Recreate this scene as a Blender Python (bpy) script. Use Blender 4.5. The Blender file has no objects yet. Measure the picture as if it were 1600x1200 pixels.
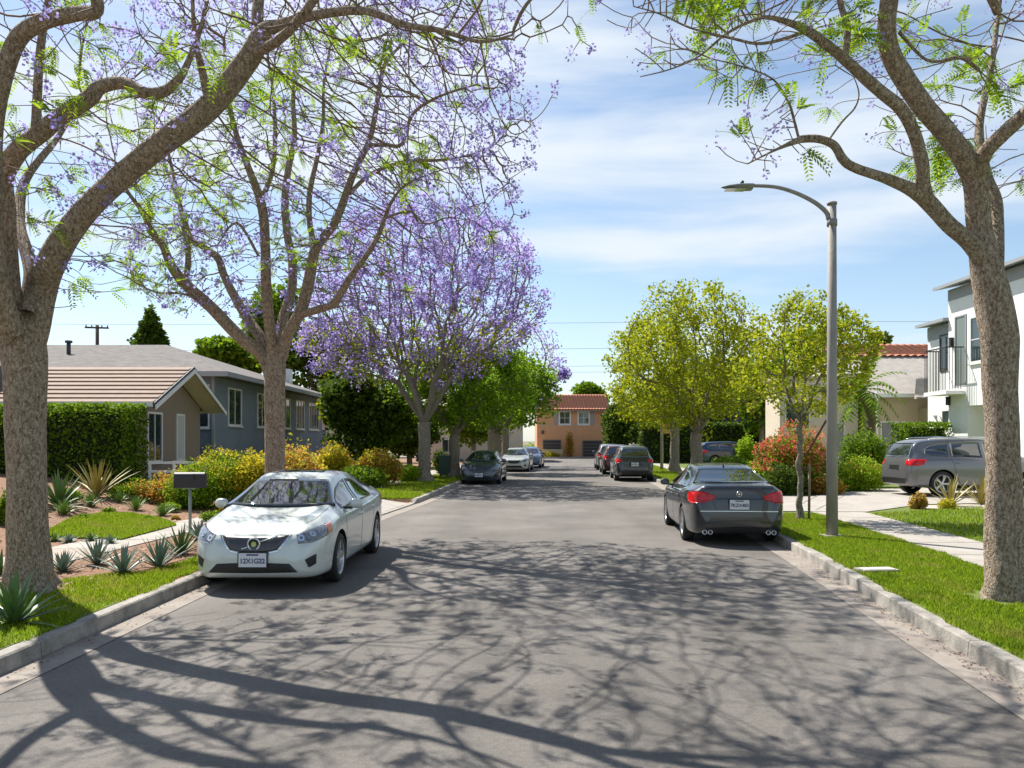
import bpy, bmesh, math, random
import numpy as np
from mathutils import Vector, Matrix
from mathutils.bvhtree import BVHTree
S = bpy.context.scene
COL = S.collection
R = math.radians
# ---------------------------------------------------------------- camera
F, H, HY = 1250.0, 1.95, 688.0
cam_d = bpy.data.cameras.new('camera'); cam = bpy.data.objects.new('camera', cam_d); COL.objects.link(cam)
cam.location = (0, 0, H); cam.rotation_euler = (R(90), 0, 0)
cam_d.sensor_width = 36; cam_d.lens = 36 * F / 1600; cam_d.shift_y = (HY - 600) / 1600
cam_d.clip_start = .1; cam_d.clip_end = 3000
S.camera = cam
# ---------------------------------------------------------------- light
SUN_EL, SUN_AZ = R(54), math.atan2(.74, -.67)      # direction towards the sun, az from +X
sv = Vector((math.cos(SUN_EL)*math.cos(SUN_AZ), math.cos(SUN_EL)*math.sin(SUN_AZ), math.sin(SUN_EL)))
sl = bpy.data.lights.new('sun', 'SUN'); sl.energy = 5.0; sl.angle = R(.45); sl.color = (1, .955, .88)
so = bpy.data.objects.new('sun', sl); COL.objects.link(so)
so.rotation_euler = sv.to_track_quat('Z', 'Y').to_euler()
S.view_settings.view_transform = 'Standard'; S.view_settings.look = 'None'
S.view_settings.exposure = 0.80; S.view_settings.gamma = 1
W = bpy.data.worlds.new('World'); S.world = W; W.use_nodes = True
nt = W.node_tree; nt.nodes.clear()
def N(t, **k):
    n = nt.nodes.new(t)
    for a, b in k.items(): setattr(n, a, b)
    return n
L = lambda a, b: nt.links.new(a, b)
sky = N('ShaderNodeTexSky', sky_type='NISHITA'); sky.sun_disc = False
sky.sun_elevation = SUN_EL; sky.sun_rotation = math.pi/2 - SUN_AZ
sky.air_density = 1.0; sky.dust_density = .6; sky.ozone_density = 2.0; sky.altitude = 0
tc = N('ShaderNodeTexCoord'); sp = N('ShaderNodeSeparateXYZ'); L(tc.outputs['Generated'], sp.inputs[0])
def M(op, a, b=None, c=None, clamp=False):
    n = N('ShaderNodeMath', operation=op); n.use_clamp = clamp
    for i, v in enumerate((a, b, c)):
        if v is None: continue
        if isinstance(v, (int, float)): n.inputs[i].default_value = v
        else: L(v, n.inputs[i])
    return n.outputs[0]
az = M('ARCTAN2', sp.outputs[0], sp.outputs[1])
elv = M('ARCSINE', sp.outputs[2])
# cirrus: long streaks, slightly tilted
u = M('MULTIPLY', az, 1.7); v = M('MULTIPLY', M('ADD', elv, M('MULTIPLY', az, .03)), 11.0)
cb = N('ShaderNodeCombineXYZ'); L(u, cb.inputs[0]); L(v, cb.inputs[1]); cb.inputs[2].default_value = 3.1
n1 = N('ShaderNodeTexNoise'); n1.inputs['Scale'].default_value = 1.25; n1.inputs['Detail'].default_value = 7
n1.inputs['Roughness'].default_value = .52; n1.inputs['Distortion'].default_value = .35; L(cb.outputs[0], n1.inputs['Vector'])
cb2 = N('ShaderNodeCombineXYZ'); L(M('MULTIPLY', az, 1.3), cb2.inputs[0]); L(M('MULTIPLY', elv, 3.0), cb2.inputs[1]); cb2.inputs[2].default_value = 7.7
n2 = N('ShaderNodeTexNoise'); n2.inputs['Scale'].default_value = 1.6; n2.inputs['Detail'].default_value = 4; L(cb2.outputs[0], n2.inputs['Vector'])
def bump(c, w, amp, tilt=0):     # soft band of cloud at an elevation
    d = M('DIVIDE', M('SUBTRACT', M('SUBTRACT', elv, M('MULTIPLY', az, tilt)), c), w)
    return M('MULTIPLY', M('EXPONENT', M('MULTIPLY', M('MULTIPLY', d, d), -1.0)), amp)
def rng_(src, a, b, hi=1.0):
    m = N('ShaderNodeMapRange'); m.interpolation_type = 'SMOOTHSTEP'; L(src, m.inputs[0])
    m.inputs[1].default_value = a; m.inputs[2].default_value = b; m.inputs[4].default_value = hi; return m.outputs[0]
s1 = M('ADD', M('ADD', n1.outputs['Fac'], bump(.36, .10, .27)), M('ADD', bump(.235, .025, .13, .02), M('MULTIPLY', M('SUBTRACT', n2.outputs['Fac'], .5), .5)))
cl = rng_(s1, .45, .86, .95)
hz = M('MULTIPLY', M('POWER', M('SUBTRACT', 1.0, M('MAXIMUM', sp.outputs[2], 0.0)), 9.0), .5)
fac = M('MAXIMUM', cl, hz, clamp=True)
tint = N('ShaderNodeMix', data_type='RGBA', blend_type='MULTIPLY'); tint.inputs[0].default_value = 1
L(sky.outputs[0], tint.inputs[6]); tint.inputs[7].default_value = (1.06, 1.08, 1.05, 1)
mx = N('ShaderNodeMix', data_type='RGBA'); L(fac, mx.inputs[0]); L(tint.outputs[2], mx.inputs[6]); mx.inputs[7].default_value = (5.7, 6.2, 6.7, 1)
bg = N('ShaderNodeBackground'); bg.inputs['Strength'].default_value = .088; L(mx.outputs[2], bg.inputs['Color'])
wo = N('ShaderNodeOutputWorld'); L(bg.outputs[0], wo.inputs['Surface'])

# ---------------------------------------------------------------- helpers
def P(px, py, Y): return Vector(((px-800)/F*Y, Y, H-(py-HY)/F*Y))
def tag(o, label=None, cat=None, group=None, kind=None):
    if label: o['label'] = label
    if cat: o['category'] = cat
    if group: o['group'] = group
    if kind: o['kind'] = kind
    return o
def empty(name, loc=(0, 0, 0), rz=0, label=None, cat=None, group=None):
    o = bpy.data.objects.new(name, None); COL.objects.link(o); o.location = loc; o.rotation_euler = (0, 0, rz)
    o.empty_display_size = .2
    return tag(o, label, cat, group)
def mesh_np(name, V, Fc, mats, parent=None, mi=None, smooth=False):
    """V (n,3), Fc: array (m,k) or list of arrays"""
    V = np.asarray(V, dtype=np.float32)
    groups = Fc if isinstance(Fc, list) and isinstance(Fc[0], np.ndarray) else [np.asarray(Fc)]
    groups = [np.asarray(g, dtype=np.int32) for g in groups if len(g)]
    me = bpy.data.meshes.new(name)
    me.vertices.add(len(V)); me.vertices.foreach_set('co', V.ravel())
    nl = sum(g.size for g in groups); npoly = sum(len(g) for g in groups)
    me.loops.add(nl); me.polygons.add(npoly)
    me.loops.foreach_set('vertex_index', np.concatenate([g.ravel() for g in groups]))
    st, o = [], 0
    for g in groups:
        st.append(np.arange(len(g), dtype=np.int32)*g.shape[1]+o); o += g.size
    me.polygons.foreach_set('loop_start', np.concatenate(st))
    if mi is not None: me.polygons.foreach_set('material_index', np.asarray(mi, dtype=np.int32))
    me.update(calc_edges=True); me.validate()
    if smooth: me.polygons.foreach_set('use_smooth', np.ones(len(me.polygons), dtype=bool))
    for m in (mats if isinstance(mats, (list, tuple)) else [mats]): me.materials.append(m)
    ob = bpy.data.objects.new(name, me); COL.objects.link(ob)
    if parent: ob.parent = parent
    return ob
class MB:
    def __init__(s): s.v = []; s.f = []; s.m = []; s.sm = []
    def add(s, vs, fs, mi=0, sm=False):
        b = len(s.v); s.v += [tuple(v) for v in vs]
        for f in fs: s.f.append([i+b for i in f]); s.m.append(mi); s.sm.append(sm)
    def box(s, c, d, mi=0, rz=0, rx=0, ry=0, taper=1):
        x, y, z = d[0]/2, d[1]/2, d[2]/2
        M_ = Matrix.Translation(c) @ Matrix.Rotation(rz, 4, 'Z') @ Matrix.Rotation(ry, 4, 'Y') @ Matrix.Rotation(rx, 4, 'X')
        vs = [M_ @ Vector(p) for p in [(-x,-y,-z),(x,-y,-z),(x,y,-z),(-x,y,-z),(-x*taper,-y*taper,z),(x*taper,-y*taper,z),(x*taper,y*taper,z),(-x*taper,y*taper,z)]]
        s.add(vs, [(0,3,2,1),(4,5,6,7),(0,1,5,4),(1,2,6,5),(2,3,7,6),(3,0,4,7)], mi)
    def bx(s, x0, x1, y0, y1, z0, z1, mi=0): s.box(((x0+x1)/2, (y0+y1)/2, (z0+z1)/2), (x1-x0, y1-y0, z1-z0), mi)
    def tube(s, pts, rad, n=8, mi=0, cap=True, sm=True):
        pts = [Vector(p) for p in pts]
        if not hasattr(rad, '__len__'): rad = [rad]*len(pts)
        b = len(s.v); ref = None
        for i, p in enumerate(pts):
            t = (pts[min(i+1, len(pts)-1)]-pts[max(i-1, 0)]).normalized()
            if ref is None: ref = t.orthogonal().normalized()
            ref = (ref - t*ref.dot(t)).normalized(); q = t.cross(ref)
            for k in range(n):
                a = 2*math.pi*k/n; s.v.append(tuple(p+(ref*math.cos(a)+q*math.sin(a))*rad[i]))
        for i in range(len(pts)-1):
            for k in range(n):
                s.f.append([b+i*n+k, b+i*n+(k+1)%n, b+(i+1)*n+(k+1)%n, b+(i+1)*n+k]); s.m.append(mi); s.sm.append(sm)
        if cap:
            s.f.append([b+k for k in range(n)][::-1]); s.m.append(mi); s.sm.append(False)
            s.f.append([b+(len(pts)-1)*n+k for k in range(n)]); s.m.append(mi); s.sm.append(False)
    def lathe(s, prof, n=24, mi=0, mat=None, closed=False, sm=True):   # prof (r, z) about z
        mat = mat or Matrix(); b = len(s.v)
        for r, z in prof:
            for k in range(n):
                a = 2*math.pi*k/n; s.v.append(tuple(mat @ Vector((r*math.cos(a), r*math.sin(a), z))))
        m = len(prof)
        for i in range(m if closed else m-1):
            j = (i+1) % m
            for k in range(n):
                s.f.append([b+i*n+k, b+i*n+(k+1)%n, b+j*n+(k+1)%n, b+j*n+k]); s.m.append(mi); s.sm.append(sm)
    def prism(s, poly, ext, mi=0):        # poly: list of Vector (planar), ext: Vector
        n = len(poly); vs = [Vector(p) for p in poly]; vs += [p+Vector(ext) for p in vs]
        s.add(vs, [list(range(n))[::-1], list(range(n, 2*n))] + [[i, (i+1)%n, n+(i+1)%n, n+i] for i in range(n)], mi)
    def build(s, name, mats, parent=None, loc=None, rz=None):
        me = bpy.data.meshes.new(name); me.from_pydata(s.v, [], s.f)
        me.polygons.foreach_set('material_index', s.m); me.polygons.foreach_set('use_smooth', s.sm)
        for m in (mats if isinstance(mats, (list, tuple)) else [mats]): me.materials.append(m)
        me.update()
        o = bpy.data.objects.new(name, me); COL.objects.link(o)
        if parent: o.parent = parent
        if loc is not None: o.location = loc
        if rz is not None: o.rotation_euler = (0, 0, rz)
        return o
def fix_normals(o):
    bm = bmesh.new(); bm.from_mesh(o.data); bmesh.ops.recalc_face_normals(bm, faces=bm.faces); bm.to_mesh(o.data); bm.free(); return o

# ---------------------------------------------------------------- materials
def newmat(name):
    m = bpy.data.materials.new(name); m.use_nodes = True; t = m.node_tree; t.nodes.clear(); return m, t
def principled(name, col, rough=.6, metal=0, var=None, scale=8, bump=0, bscale=60, coat=0, spec=.5, ior=None, detail=6, stretch=None, trans=0):
    """var: second colour mixed in by noise"""
    m, t = newmat(name); nd = t.nodes; lk = t.links
    b = nd.new('ShaderNodeBsdfPrincipled'); o = nd.new('ShaderNodeOutputMaterial'); lk.new(b.outputs[0], o.inputs[0])
    b.inputs['Base Color'].default_value = (*col, 1); b.inputs['Roughness'].default_value = rough
    b.inputs['Metallic'].default_value = metal; b.inputs['Coat Weight'].default_value = coat
    b.inputs['Specular IOR Level'].default_value = spec; b.inputs['Coat Roughness'].default_value = .03
    if ior: b.inputs['IOR'].default_value = ior
    c = nd.new('ShaderNodeTexCoord'); src = c.outputs['Object']
    if stretch:
        mp = nd.new('ShaderNodeMapping'); mp.inputs['Scale'].default_value = stretch; lk.new(src, mp.inputs[0]); src = mp.outputs[0]
    if var:
        n = nd.new('ShaderNodeTexNoise'); n.inputs['Scale'].default_value = scale; n.inputs['Detail'].default_value = detail
        n.inputs['Roughness'].default_value = .65; lk.new(src, n.inputs['Vector'])
        r = nd.new('ShaderNodeMapRange'); r.inputs[1].default_value = .3; r.inputs[2].default_value = .7; lk.new(n.outputs['Fac'], r.inputs[0])
        x = nd.new('ShaderNodeMix'); x.data_type = 'RGBA'; lk.new(r.outputs[0], x.inputs[0])
        x.inputs[6].default_value = (*col, 1); x.inputs[7].default_value = (*var, 1); lk.new(x.outputs[2], b.inputs['Base Color'])
    if bump:
        n = nd.new('ShaderNodeTexNoise'); n.inputs['Scale'].default_value = bscale; n.inputs['Detail'].default_value = 5; lk.new(src, n.inputs['Vector'])
        q = nd.new('ShaderNodeBump'); q.inputs['Strength'].default_value = bump; q.inputs['Distance'].default_value = .02
        lk.new(n.outputs['Fac'], q.inputs['Height']); lk.new(q.outputs[0], b.inputs['Normal'])
    return m
def leafmat(name, cols, trans=.4, dry=None, rough=.65, spec=.12):
    """colour varies from leaf to leaf; translucent"""
    m, t = newmat(name); nd = t.nodes; lk = t.links
    g = nd.new('ShaderNodeNewGeometry'); cr = nd.new('ShaderNodeValToRGB'); lk.new(g.outputs['Random Per Island'], cr.inputs[0])
    e = cr.color_ramp.elements; n = len(cols)
    e[0].position = 0; e[0].color = (*cols[0], 1); e[1].position = 1; e[1].color = (*cols[-1], 1)
    for i in range(1, n-1):
        q = e.new(i/(n-1)); q.color = (*cols[i], 1)
    b = nd.new('ShaderNodeBsdfPrincipled'); b.inputs['Roughness'].default_value = rough; b.inputs['Specular IOR Level'].default_value = spec
    if dry:      # patches where the sward has dried or grown darker
        tc_ = nd.new('ShaderNodeTexCoord'); n_ = nd.new('ShaderNodeTexNoise'); n_.inputs['Scale'].default_value = 1.7; n_.inputs['Detail'].default_value = 5; lk.new(tc_.outputs['Object'], n_.inputs['Vector'])
        r_ = nd.new('ShaderNodeMapRange'); r_.inputs[1].default_value = .50; r_.inputs[2].default_value = .72; r_.inputs[4].default_value = .8; lk.new(n_.outputs['Fac'], r_.inputs[0])
        x_ = nd.new('ShaderNodeMix'); x_.data_type = 'RGBA'; lk.new(r_.outputs[0], x_.inputs[0]); lk.new(cr.outputs[0], x_.inputs[6]); x_.inputs[7].default_value = (*dry, 1)
        class _o: outputs = [x_.outputs[2]]
        cr = _o
    lk.new(cr.outputs[0], b.inputs['Base Color'])
    tr = nd.new('ShaderNodeBsdfTranslucent'); hs = nd.new('ShaderNodeHueSaturation'); hs.inputs['Value'].default_value = 1.5
    lk.new(cr.outputs[0], hs.inputs['Color']); lk.new(hs.outputs[0], tr.inputs[0])
    mx = nd.new('ShaderNodeMixShader'); mx.inputs[0].default_value = trans
    lk.new(b.outputs[0], mx.inputs[1]); lk.new(tr.outputs[0], mx.inputs[2])
    o = nd.new('ShaderNodeOutputMaterial'); lk.new(mx.outputs[0], o.inputs[0]); return m
def asphalt():
    m, t = newmat('asphalt'); nd = t.nodes; lk = t.links
    b = nd.new('ShaderNodeBsdfPrincipled'); o = nd.new('ShaderNodeOutputMaterial'); lk.new(b.outputs[0], o.inputs[0])
    b.inputs['Roughness'].default_value = .82; b.inputs['Specular IOR Level'].default_value = .35
    c = nd.new('ShaderNodeTexCoord')
    def noise(scale, det, stretch=None, rough=.6):
        src = c.outputs['Object']
        if stretch:
            mp = nd.new('ShaderNodeMapping'); mp.inputs['Scale'].default_value = stretch; lk.new(src, mp.inputs[0]); src = mp.outputs[0]
        n = nd.new('ShaderNodeTexNoise'); n.inputs['Scale'].default_value = scale; n.inputs['Detail'].default_value = det
        n.inputs['Roughness'].default_value = rough; lk.new(src, n.inputs['Vector']); return n.outputs['Fac']
    def rmp(s, a, bb, lo, hi):
        r = nd.new('ShaderNodeMapRange'); lk.new(s, r.inputs[0])
        for i, v in enumerate((a, bb, lo, hi)): r.inputs[i+1].default_value = v
        return r.outputs[0]
    def mul(a, bb):
        x = nd.new('ShaderNodeMath'); x.operation = 'MULTIPLY'; lk.new(a, x.inputs[0]); lk.new(bb, x.inputs[1]); return x.outputs[0]
    f = mul(rmp(noise(90, 3, rough=.8), .35, .65, .72, 1.28), rmp(noise(.6, 5), .3, .7, .78, 1.2))
    f = mul(f, rmp(noise(.9, 3, (1, .08, 1)), .35, .65, .9, 1.1))
    f = mul(f, rmp(noise(22, 5, rough=.75), .35, .65, .84, 1.16))
    # pale loose grains
    vo = nd.new('ShaderNodeTexVoronoi'); vo.inputs['Scale'].default_value = 38; lk.new(c.outputs['Object'], vo.inputs['Vector'])
    g = rmp(vo.outputs['Distance'], .0, .13, 1.9, 1.0); f = mul(f, g)
    x = nd.new('ShaderNodeMix'); x.data_type = 'RGBA'; lk.new(rmp(noise(.35, 4), .4, .6, 0, 1), x.inputs[0])
    x.inputs[6].default_value = (.122, .109, .096, 1); x.inputs[7].default_value = (.154, .139, .124, 1)
    vm = nd.new('ShaderNodeVectorMath'); vm.operation = 'SCALE'; lk.new(x.outputs[2], vm.inputs[0]); lk.new(f, vm.inputs['Scale'])
    lk.new(vm.outputs[0], b.inputs['Base Color'])
    q = nd.new('ShaderNodeBump'); q.inputs['Strength'].default_value = .55; q.inputs['Distance'].default_value = .01
    lk.new(noise(110, 4, rough=.7), q.inputs['Height']); lk.new(q.outputs[0], b.inputs['Normal'])
    return m
def barkmat(name, c1, c2, c3):
    m, t = newmat(name); nd = t.nodes; lk = t.links
    b = nd.new('ShaderNodeBsdfPrincipled'); o = nd.new('ShaderNodeOutputMaterial'); lk.new(b.outputs[0], o.inputs[0])
    b.inputs['Roughness'].default_value = .9; b.inputs['Specular IOR Level'].default_value = .2
    c = nd.new('ShaderNodeTexCoord'); mp = nd.new('ShaderNodeMapping'); mp.inputs['Scale'].default_value = (1, 1, .55); lk.new(c.outputs['Object'], mp.inputs[0])
    n = nd.new('ShaderNodeTexNoise'); n.inputs['Scale'].default_value = 30; n.inputs['Detail'].default_value = 9; n.inputs['Roughness'].default_value = .7; n.inputs['Distortion'].default_value = .5
    lk.new(mp.outputs[0], n.inputs['Vector'])
    cr = nd.new('ShaderNodeValToRGB'); lk.new(n.outputs['Fac'], cr.inputs[0]); e = cr.color_ramp.elements
    e[0].position = .40; e[0].color = (*c1, 1); e[1].position = .62; e[1].color = (*c3, 1); q = e.new(.5); q.color = (*c2, 1)
    lk.new(cr.outputs[0], b.inputs['Base Color'])
    vo = nd.new('ShaderNodeTexVoronoi'); vo.inputs['Scale'].default_value = 26; vo.feature = 'DISTANCE_TO_EDGE'
    dn = nd.new('ShaderNodeVectorMath'); dn.operation = 'ADD'; lk.new(mp.outputs[0], dn.inputs[0])
    n3 = nd.new('ShaderNodeTexNoise'); n3.inputs['Scale'].default_value = 12; n3.inputs['Detail'].default_value = 3; lk.new(mp.outputs[0], n3.inputs['Vector'])
    sc = nd.new('ShaderNodeVectorMath'); sc.operation = 'SCALE'; sc.inputs['Scale'].default_value = .12; lk.new(n3.outputs['Color'], sc.inputs[0]); lk.new(sc.outputs[0], dn.inputs[1])
    lk.new(dn.outputs[0], vo.inputs['Vector'])
    r = nd.new('ShaderNodeMapRange'); lk.new(vo.outputs['Distance'], r.inputs[0]); r.inputs[2].default_value = .15
    ad = nd.new('ShaderNodeMath'); ad.operation = 'MULTIPLY_ADD'; lk.new(n.outputs['Fac'], ad.inputs[0]); ad.inputs[1].default_value = 2.2; lk.new(r.outputs[0], ad.inputs[2])
    bp = nd.new('ShaderNodeBump'); bp.inputs['Strength'].default_value = .85; bp.inputs['Distance'].default_value = .025; lk.new(ad.outputs[0], bp.inputs['Height']); lk.new(bp.outputs[0], b.inputs['Normal'])
    return m
m_asph = asphalt()
m_conc = principled('concrete', (.29, .26, .225), .85, var=(.39, .36, .315), scale=2.2, bump=.3, bscale=90)
m_kerb = principled('kerb_concrete', (.15, .137, .12), .9, var=(.42, .39, .34), scale=3.6, bump=.5, bscale=45, detail=9)
m_gut = principled('gutter_concrete', (.20, .165, .14), .88, var=(.30, .265, .225), scale=2.4, bump=.15, bscale=70, detail=9)
m_turf = principled('turf', (.075, .115, .010), .95, var=(.13, .175, .02), scale=5, bump=.5, bscale=120)
m_soil = principled('mulch', (.12, .055, .028), .95, var=(.33, .19, .11), scale=14, bump=.8, bscale=70, detail=10)
m_dirt = principled('dirt', (.13, .12, .07), .95, var=(.2, .18, .1), scale=1.2, bump=.4, bscale=30)
m_pave = principled('brick_path', (.30, .24, .19), .9, var=(.40, .34, .28), scale=12, bump=.5, bscale=40)
m_peb = principled('pebbles', (.33, .28, .22), .85, var=(.6, .55, .48), scale=30, bump=1, bscale=60)
m_barkA = barkmat('jacaranda_bark', (.22, .155, .105), (.40, .31, .23), (.54, .45, .355))
m_barkG = barkmat('grey_bark', (.19, .155, .12), (.33, .28, .215), (.46, .40, .32))
m_twig = principled('twig', (.13, .085, .055), .9, var=(.23, .16, .11), scale=14)
m_twigG = principled('grey_twig', (.15, .125, .085), .9, var=(.27, .23, .17), scale=6)
m_mirror = principled('mirror_glass', (.03, .035, .04), .05, spec=.9)
m_glass = principled('car_glass', (.015, .022, .024), .02, spec=.9, ior=1.75, coat=.6)
m_hglass = principled('window_glass', (.03, .045, .05), .04, spec=.8, ior=1.6)
m_rubber = principled('rubber', (.018, .018, .018), .8, bump=.1)
m_black = principled('black_plastic', (.012, .012, .013), .5)
m_rim = principled('alloy', (.48, .49, .5), .28, metal=.9)
m_chrome = principled('chrome', (.75, .76, .78), .12, metal=1)
m_red = principled('red_lens', (.70, .006, .01), .2, coat=.25, spec=.4, var=(.28, .002, .005), scale=9, detail=2)
m_amber = principled('amber_lens', (.55, .14, .05), .15, coat=.8)
m_lamp = principled('clear_lens', (.23, .25, .28), .08, coat=1, spec=.9, var=(.04, .045, .055), scale=22)
m_plate = principled('plate_white', (.62, .64, .68), .4)
m_ink = principled('plate_ink', (.06, .07, .16), .5)
def paint(name, c, metal=.35, rough=.3): return principled(name, c, rough, metal=metal, coat=.9, spec=.5)
# ---------------------------------------------------------------- ground
def pchip(xs, ys):
    xs = np.array(xs, float); ys = np.array(ys, float); h = np.diff(xs); d = np.diff(ys)/h; m = np.zeros(len(xs))
    for i in range(1, len(xs)-1):
        if d[i-1]*d[i] > 0:
            w1 = 2*h[i]+h[i-1]; w2 = h[i]+2*h[i-1]; m[i] = (w1+w2)/(w1/d[i-1]+w2/d[i])
    m[0] = d[0]; m[-1] = d[-1]
    def f(x):
        x = np.clip(np.asarray(x, float), xs[0], xs[-1]); i = np.clip(np.searchsorted(xs, x)-1, 0, len(xs)-2)
        t = (x-xs[i])/h[i]; return ((2*t**3-3*t**2+1)*ys[i]+(t**3-2*t**2+t)*h[i]*m[i]+(-2*t**3+3*t**2)*ys[i+1]+(t**3-t**2)*h[i]*m[i+1])
    return f
KL = pchip([-14, 0, 6.5, 10.5, 13.5, 19.7, 25, 35.3, 50, 72, 90], [-5.0, -4.45, -4.24, -4.16, -4.0, -3.45, -2.9, -2.26, -.75, 2.0, 4.2])
KR = pchip([-14, 0, 6.3, 8.2, 13.2, 15.5, 20, 36.4, 50, 76, 90], [2.2, 3.3, 4.0, 4.2, 4.82, 5.05, 5.45, 6.65, 7.6, 9.4, 10.4])
YEND, YX = 79.0, 86.0
def smst(a, b, x): t = np.clip((x-a)/(b-a), 0, 1); return t*t*(3-2*t)
def apron(d, Y, a, c): return 1-(smst(a-.7, a, Y)*(1-smst(c, c+.7, Y)))*(1-smst(.15, 1.2, d))*.8
def hL(d, Y):      # height of the land on the left, d = distance from the kerb face
    return .15*apron(d, Y, 19.6, 24.2) + .85*smst(3.9, 11.5, d)*(1-smst(48, 62, Y))*smst(3, 12, Y)
def hR(d, Y): return .15*apron(d, Y, 20.0, 24.6) + 0*d
def height(x, Y):
    kl, kr = float(KL(Y)), float(KR(Y))
    if x < kl: return float(hL(kl-x, Y))
    if x > kr: return .15
    return 0.0
def G(px, py):      # where the view ray through a pixel of the photograph meets the land
    z = .15
    for _ in range(30):
        Y = F*(H-z)/(py-HY); z = .5*z+.5*height((px-800)/F*Y, Y)
    return Vector(((px-800)/F*Y, Y, z))
def strip(name, fl, fr, y0, y1, zf, mat, nx=2, ny=40, kind='structure'):
    ys = np.linspace(y0, y1, ny); V = []; 
    for Y in ys:
        a, b = float(fl(Y)), float(fr(Y))
        for i in range(nx):
            x = a+(b-a)*i/(nx-1); V.append((x, Y, zf(x, Y)))
    Fc = [(j*nx+i, j*nx+i+1, (j+1)*nx+i+1, (j+1)*nx+i) for j in range(ny-1) for i in range(nx-1)]
    o = mesh_np(name, V, Fc, mat, smooth=True); o['kind'] = kind; return o
def S_(name, mb, mat):
    o = mb.build(name, mat); o['kind'] = 'structure'; return o
b = MB(); b.add([(-900, -60, -.06), (900, -60, -.06), (900, 1600, -.06), (-900, 1600, -.06)], [(0, 1, 2, 3)]); S_('ground', b, m_dirt)
strip('road', lambda Y: KL(Y)-.05, lambda Y: KR(Y)+.05, -12, YEND+.01, lambda x, y: 0.0, m_asph, nx=12, ny=60)
b = MB(); b.add([(-70, YEND, -.004), (80, YEND, -.004), (80, YX, -.004), (-70, YX, -.004)], [(0, 1, 2, 3)]); S_('cross_road', b, m_asph)
for nm, K, sg in (('left', KL, -1), ('right', KR, 1)):
    if sg < 0: strip('gutter', lambda Y: K(Y)-.02, lambda Y: K(Y)+.33, -12, YEND, lambda x, y: .006, m_gut, ny=80)
    else: strip('gutter', lambda Y: K(Y)-.36, lambda Y: K(Y)+.02, -12, YEND, lambda x, y: .006, m_gut, ny=80)
    b = MB(); y = -11.0; seg = 2.6; rnd = random.Random(4)
    drops = [(19.6, 24.2)] if sg < 0 else [(20.0, 24.6)]
    prof0 = [(0, -.03), (.015, .135), (.03, .15), (.155, .152), (.16, -.03)]
    while y < YEND-.2:
        y1 = min(y+seg-.012, YEND); n = 5; rows = []
        for k in range(n+1):
            Y = y+(y1-y)*k/n; lo = 1.0
            for a, c in drops: lo = min(lo, 1-.74*float(smst(a-.7, a, Y)*(1-smst(c, c+.7, Y))))
            kx = float(K(Y)); jit = rnd.uniform(-.002, .002)
            rows.append([(kx+sg*(px_+jit), Y, pz*lo if pz > 0 else pz) for px_, pz in prof0])
        vs = [p for r_ in rows for p in r_]; m_ = len(prof0)
        fs = [(k*m_+i, k*m_+i+1, (k+1)*m_+i+1, (k+1)*m_+i) for k in range(n) for i in range(m_-1)] + [tuple(range(m_)), tuple(range(n*m_, (n+1)*m_))]
        b.add(vs, fs); y += seg
    fix_normals(S_('kerb', b, m_kerb))
def landsheet(name, sg, K, hf, mat):
    ds = [.155, .35, .6, .9, 1.2, 1.6, 2, 3, 3.6, 4.2, 5, 6, 7, 8, 9, 10, 11, 12, 15, 20, 30, 60, 110]; ys = list(np.linspace(-12, YEND, 365))
    V = [(float(K(Y))+sg*d, Y, (hf(d, Y) if d < .2 else float(hf(d, Y)))-.0) for Y in ys for d in ds]; n = len(ds)
    o = mesh_np(name, V, [(j*n+i, j*n+i+1, (j+1)*n+i+1, (j+1)*n+i) for j in range(len(ys)-1) for i in range(n-1)], mat, smooth=True)
    o['kind'] = 'structure'; return o
landsheet('garden_soil', -1, KL, hL, m_soil)
landsheet('garden_soil', 1, KR, hR, m_turf)
b = MB(); b.bx(-110, 120, YX, 400, -.05, .14); S_('far_land', b, m_dirt)
b = MB(); b.bx(-110, 120, YX-.16, YX+.02, -.05, .155); b.bx(-110, 120, YX+.02, YX+1.8, .1, .158); S_('far_sidewalk', b, m_conc)
# left side: grass strip, sidewalk, small lawn
zoff = lambda dz: (lambda x, Y: height(x-1e-4, Y)+dz)
lz = lambda dz: (lambda x, Y: float(hL(float(KL(Y))-x, Y))+dz)
rz_ = lambda dz: (lambda x, Y: float(hR(x-float(KR(Y)), Y))+dz)
strip('lawn', lambda Y: KL(Y)-2.4, lambda Y: KL(Y)-.16, -12, 8.9, lz(.006), m_turf, nx=4)
strip('lawn', lambda Y: KL(Y)-2.2, lambda Y: KL(Y)-.16, 24.9, YEND, lz(.006), m_turf, nx=4)
strip('sidewalk', lambda Y: KL(Y)-3.7, lambda Y: KL(Y)-2.45, 13.2, YEND, lz(.014), m_conc, nx=3, ny=60)
strip('brick_path', lambda Y: KL(Y)-3.7, lambda Y: KL(Y)-2.45, -12, 13.18, lz(.014), m_pave, nx=3, ny=60)
def sheet(name, pts, mat, dz, side, n=1):
    bm = bmesh.new(); f = bm.faces.new([bm.verts.new((p[0], p[1], 0)) for p in pts])
    bmesh.ops.triangulate(bm, faces=[f]); bmesh.ops.subdivide_edges(bm, edges=bm.edges, cuts=5, use_grid_fill=True)
    for v in bm.verts: v.co.z = (lz(dz) if side < 0 else rz_(dz))(v.co.x, v.co.y)
    me = bpy.data.meshes.new(name); bm.to_mesh(me); bm.free(); me.materials.append(mat)
    for p_ in me.polygons:
        p_.use_smooth = True
        if p_.normal.z < 0: p_.flip()
    o = bpy.data.objects.new(name, me); COL.objects.link(o); o['kind'] = 'structure'; return o
lawn_px = [(62, 838), (110, 812), (160, 804), (205, 804), (250, 812), (276, 822), (240, 832), (190, 845), (120, 842)]
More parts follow.
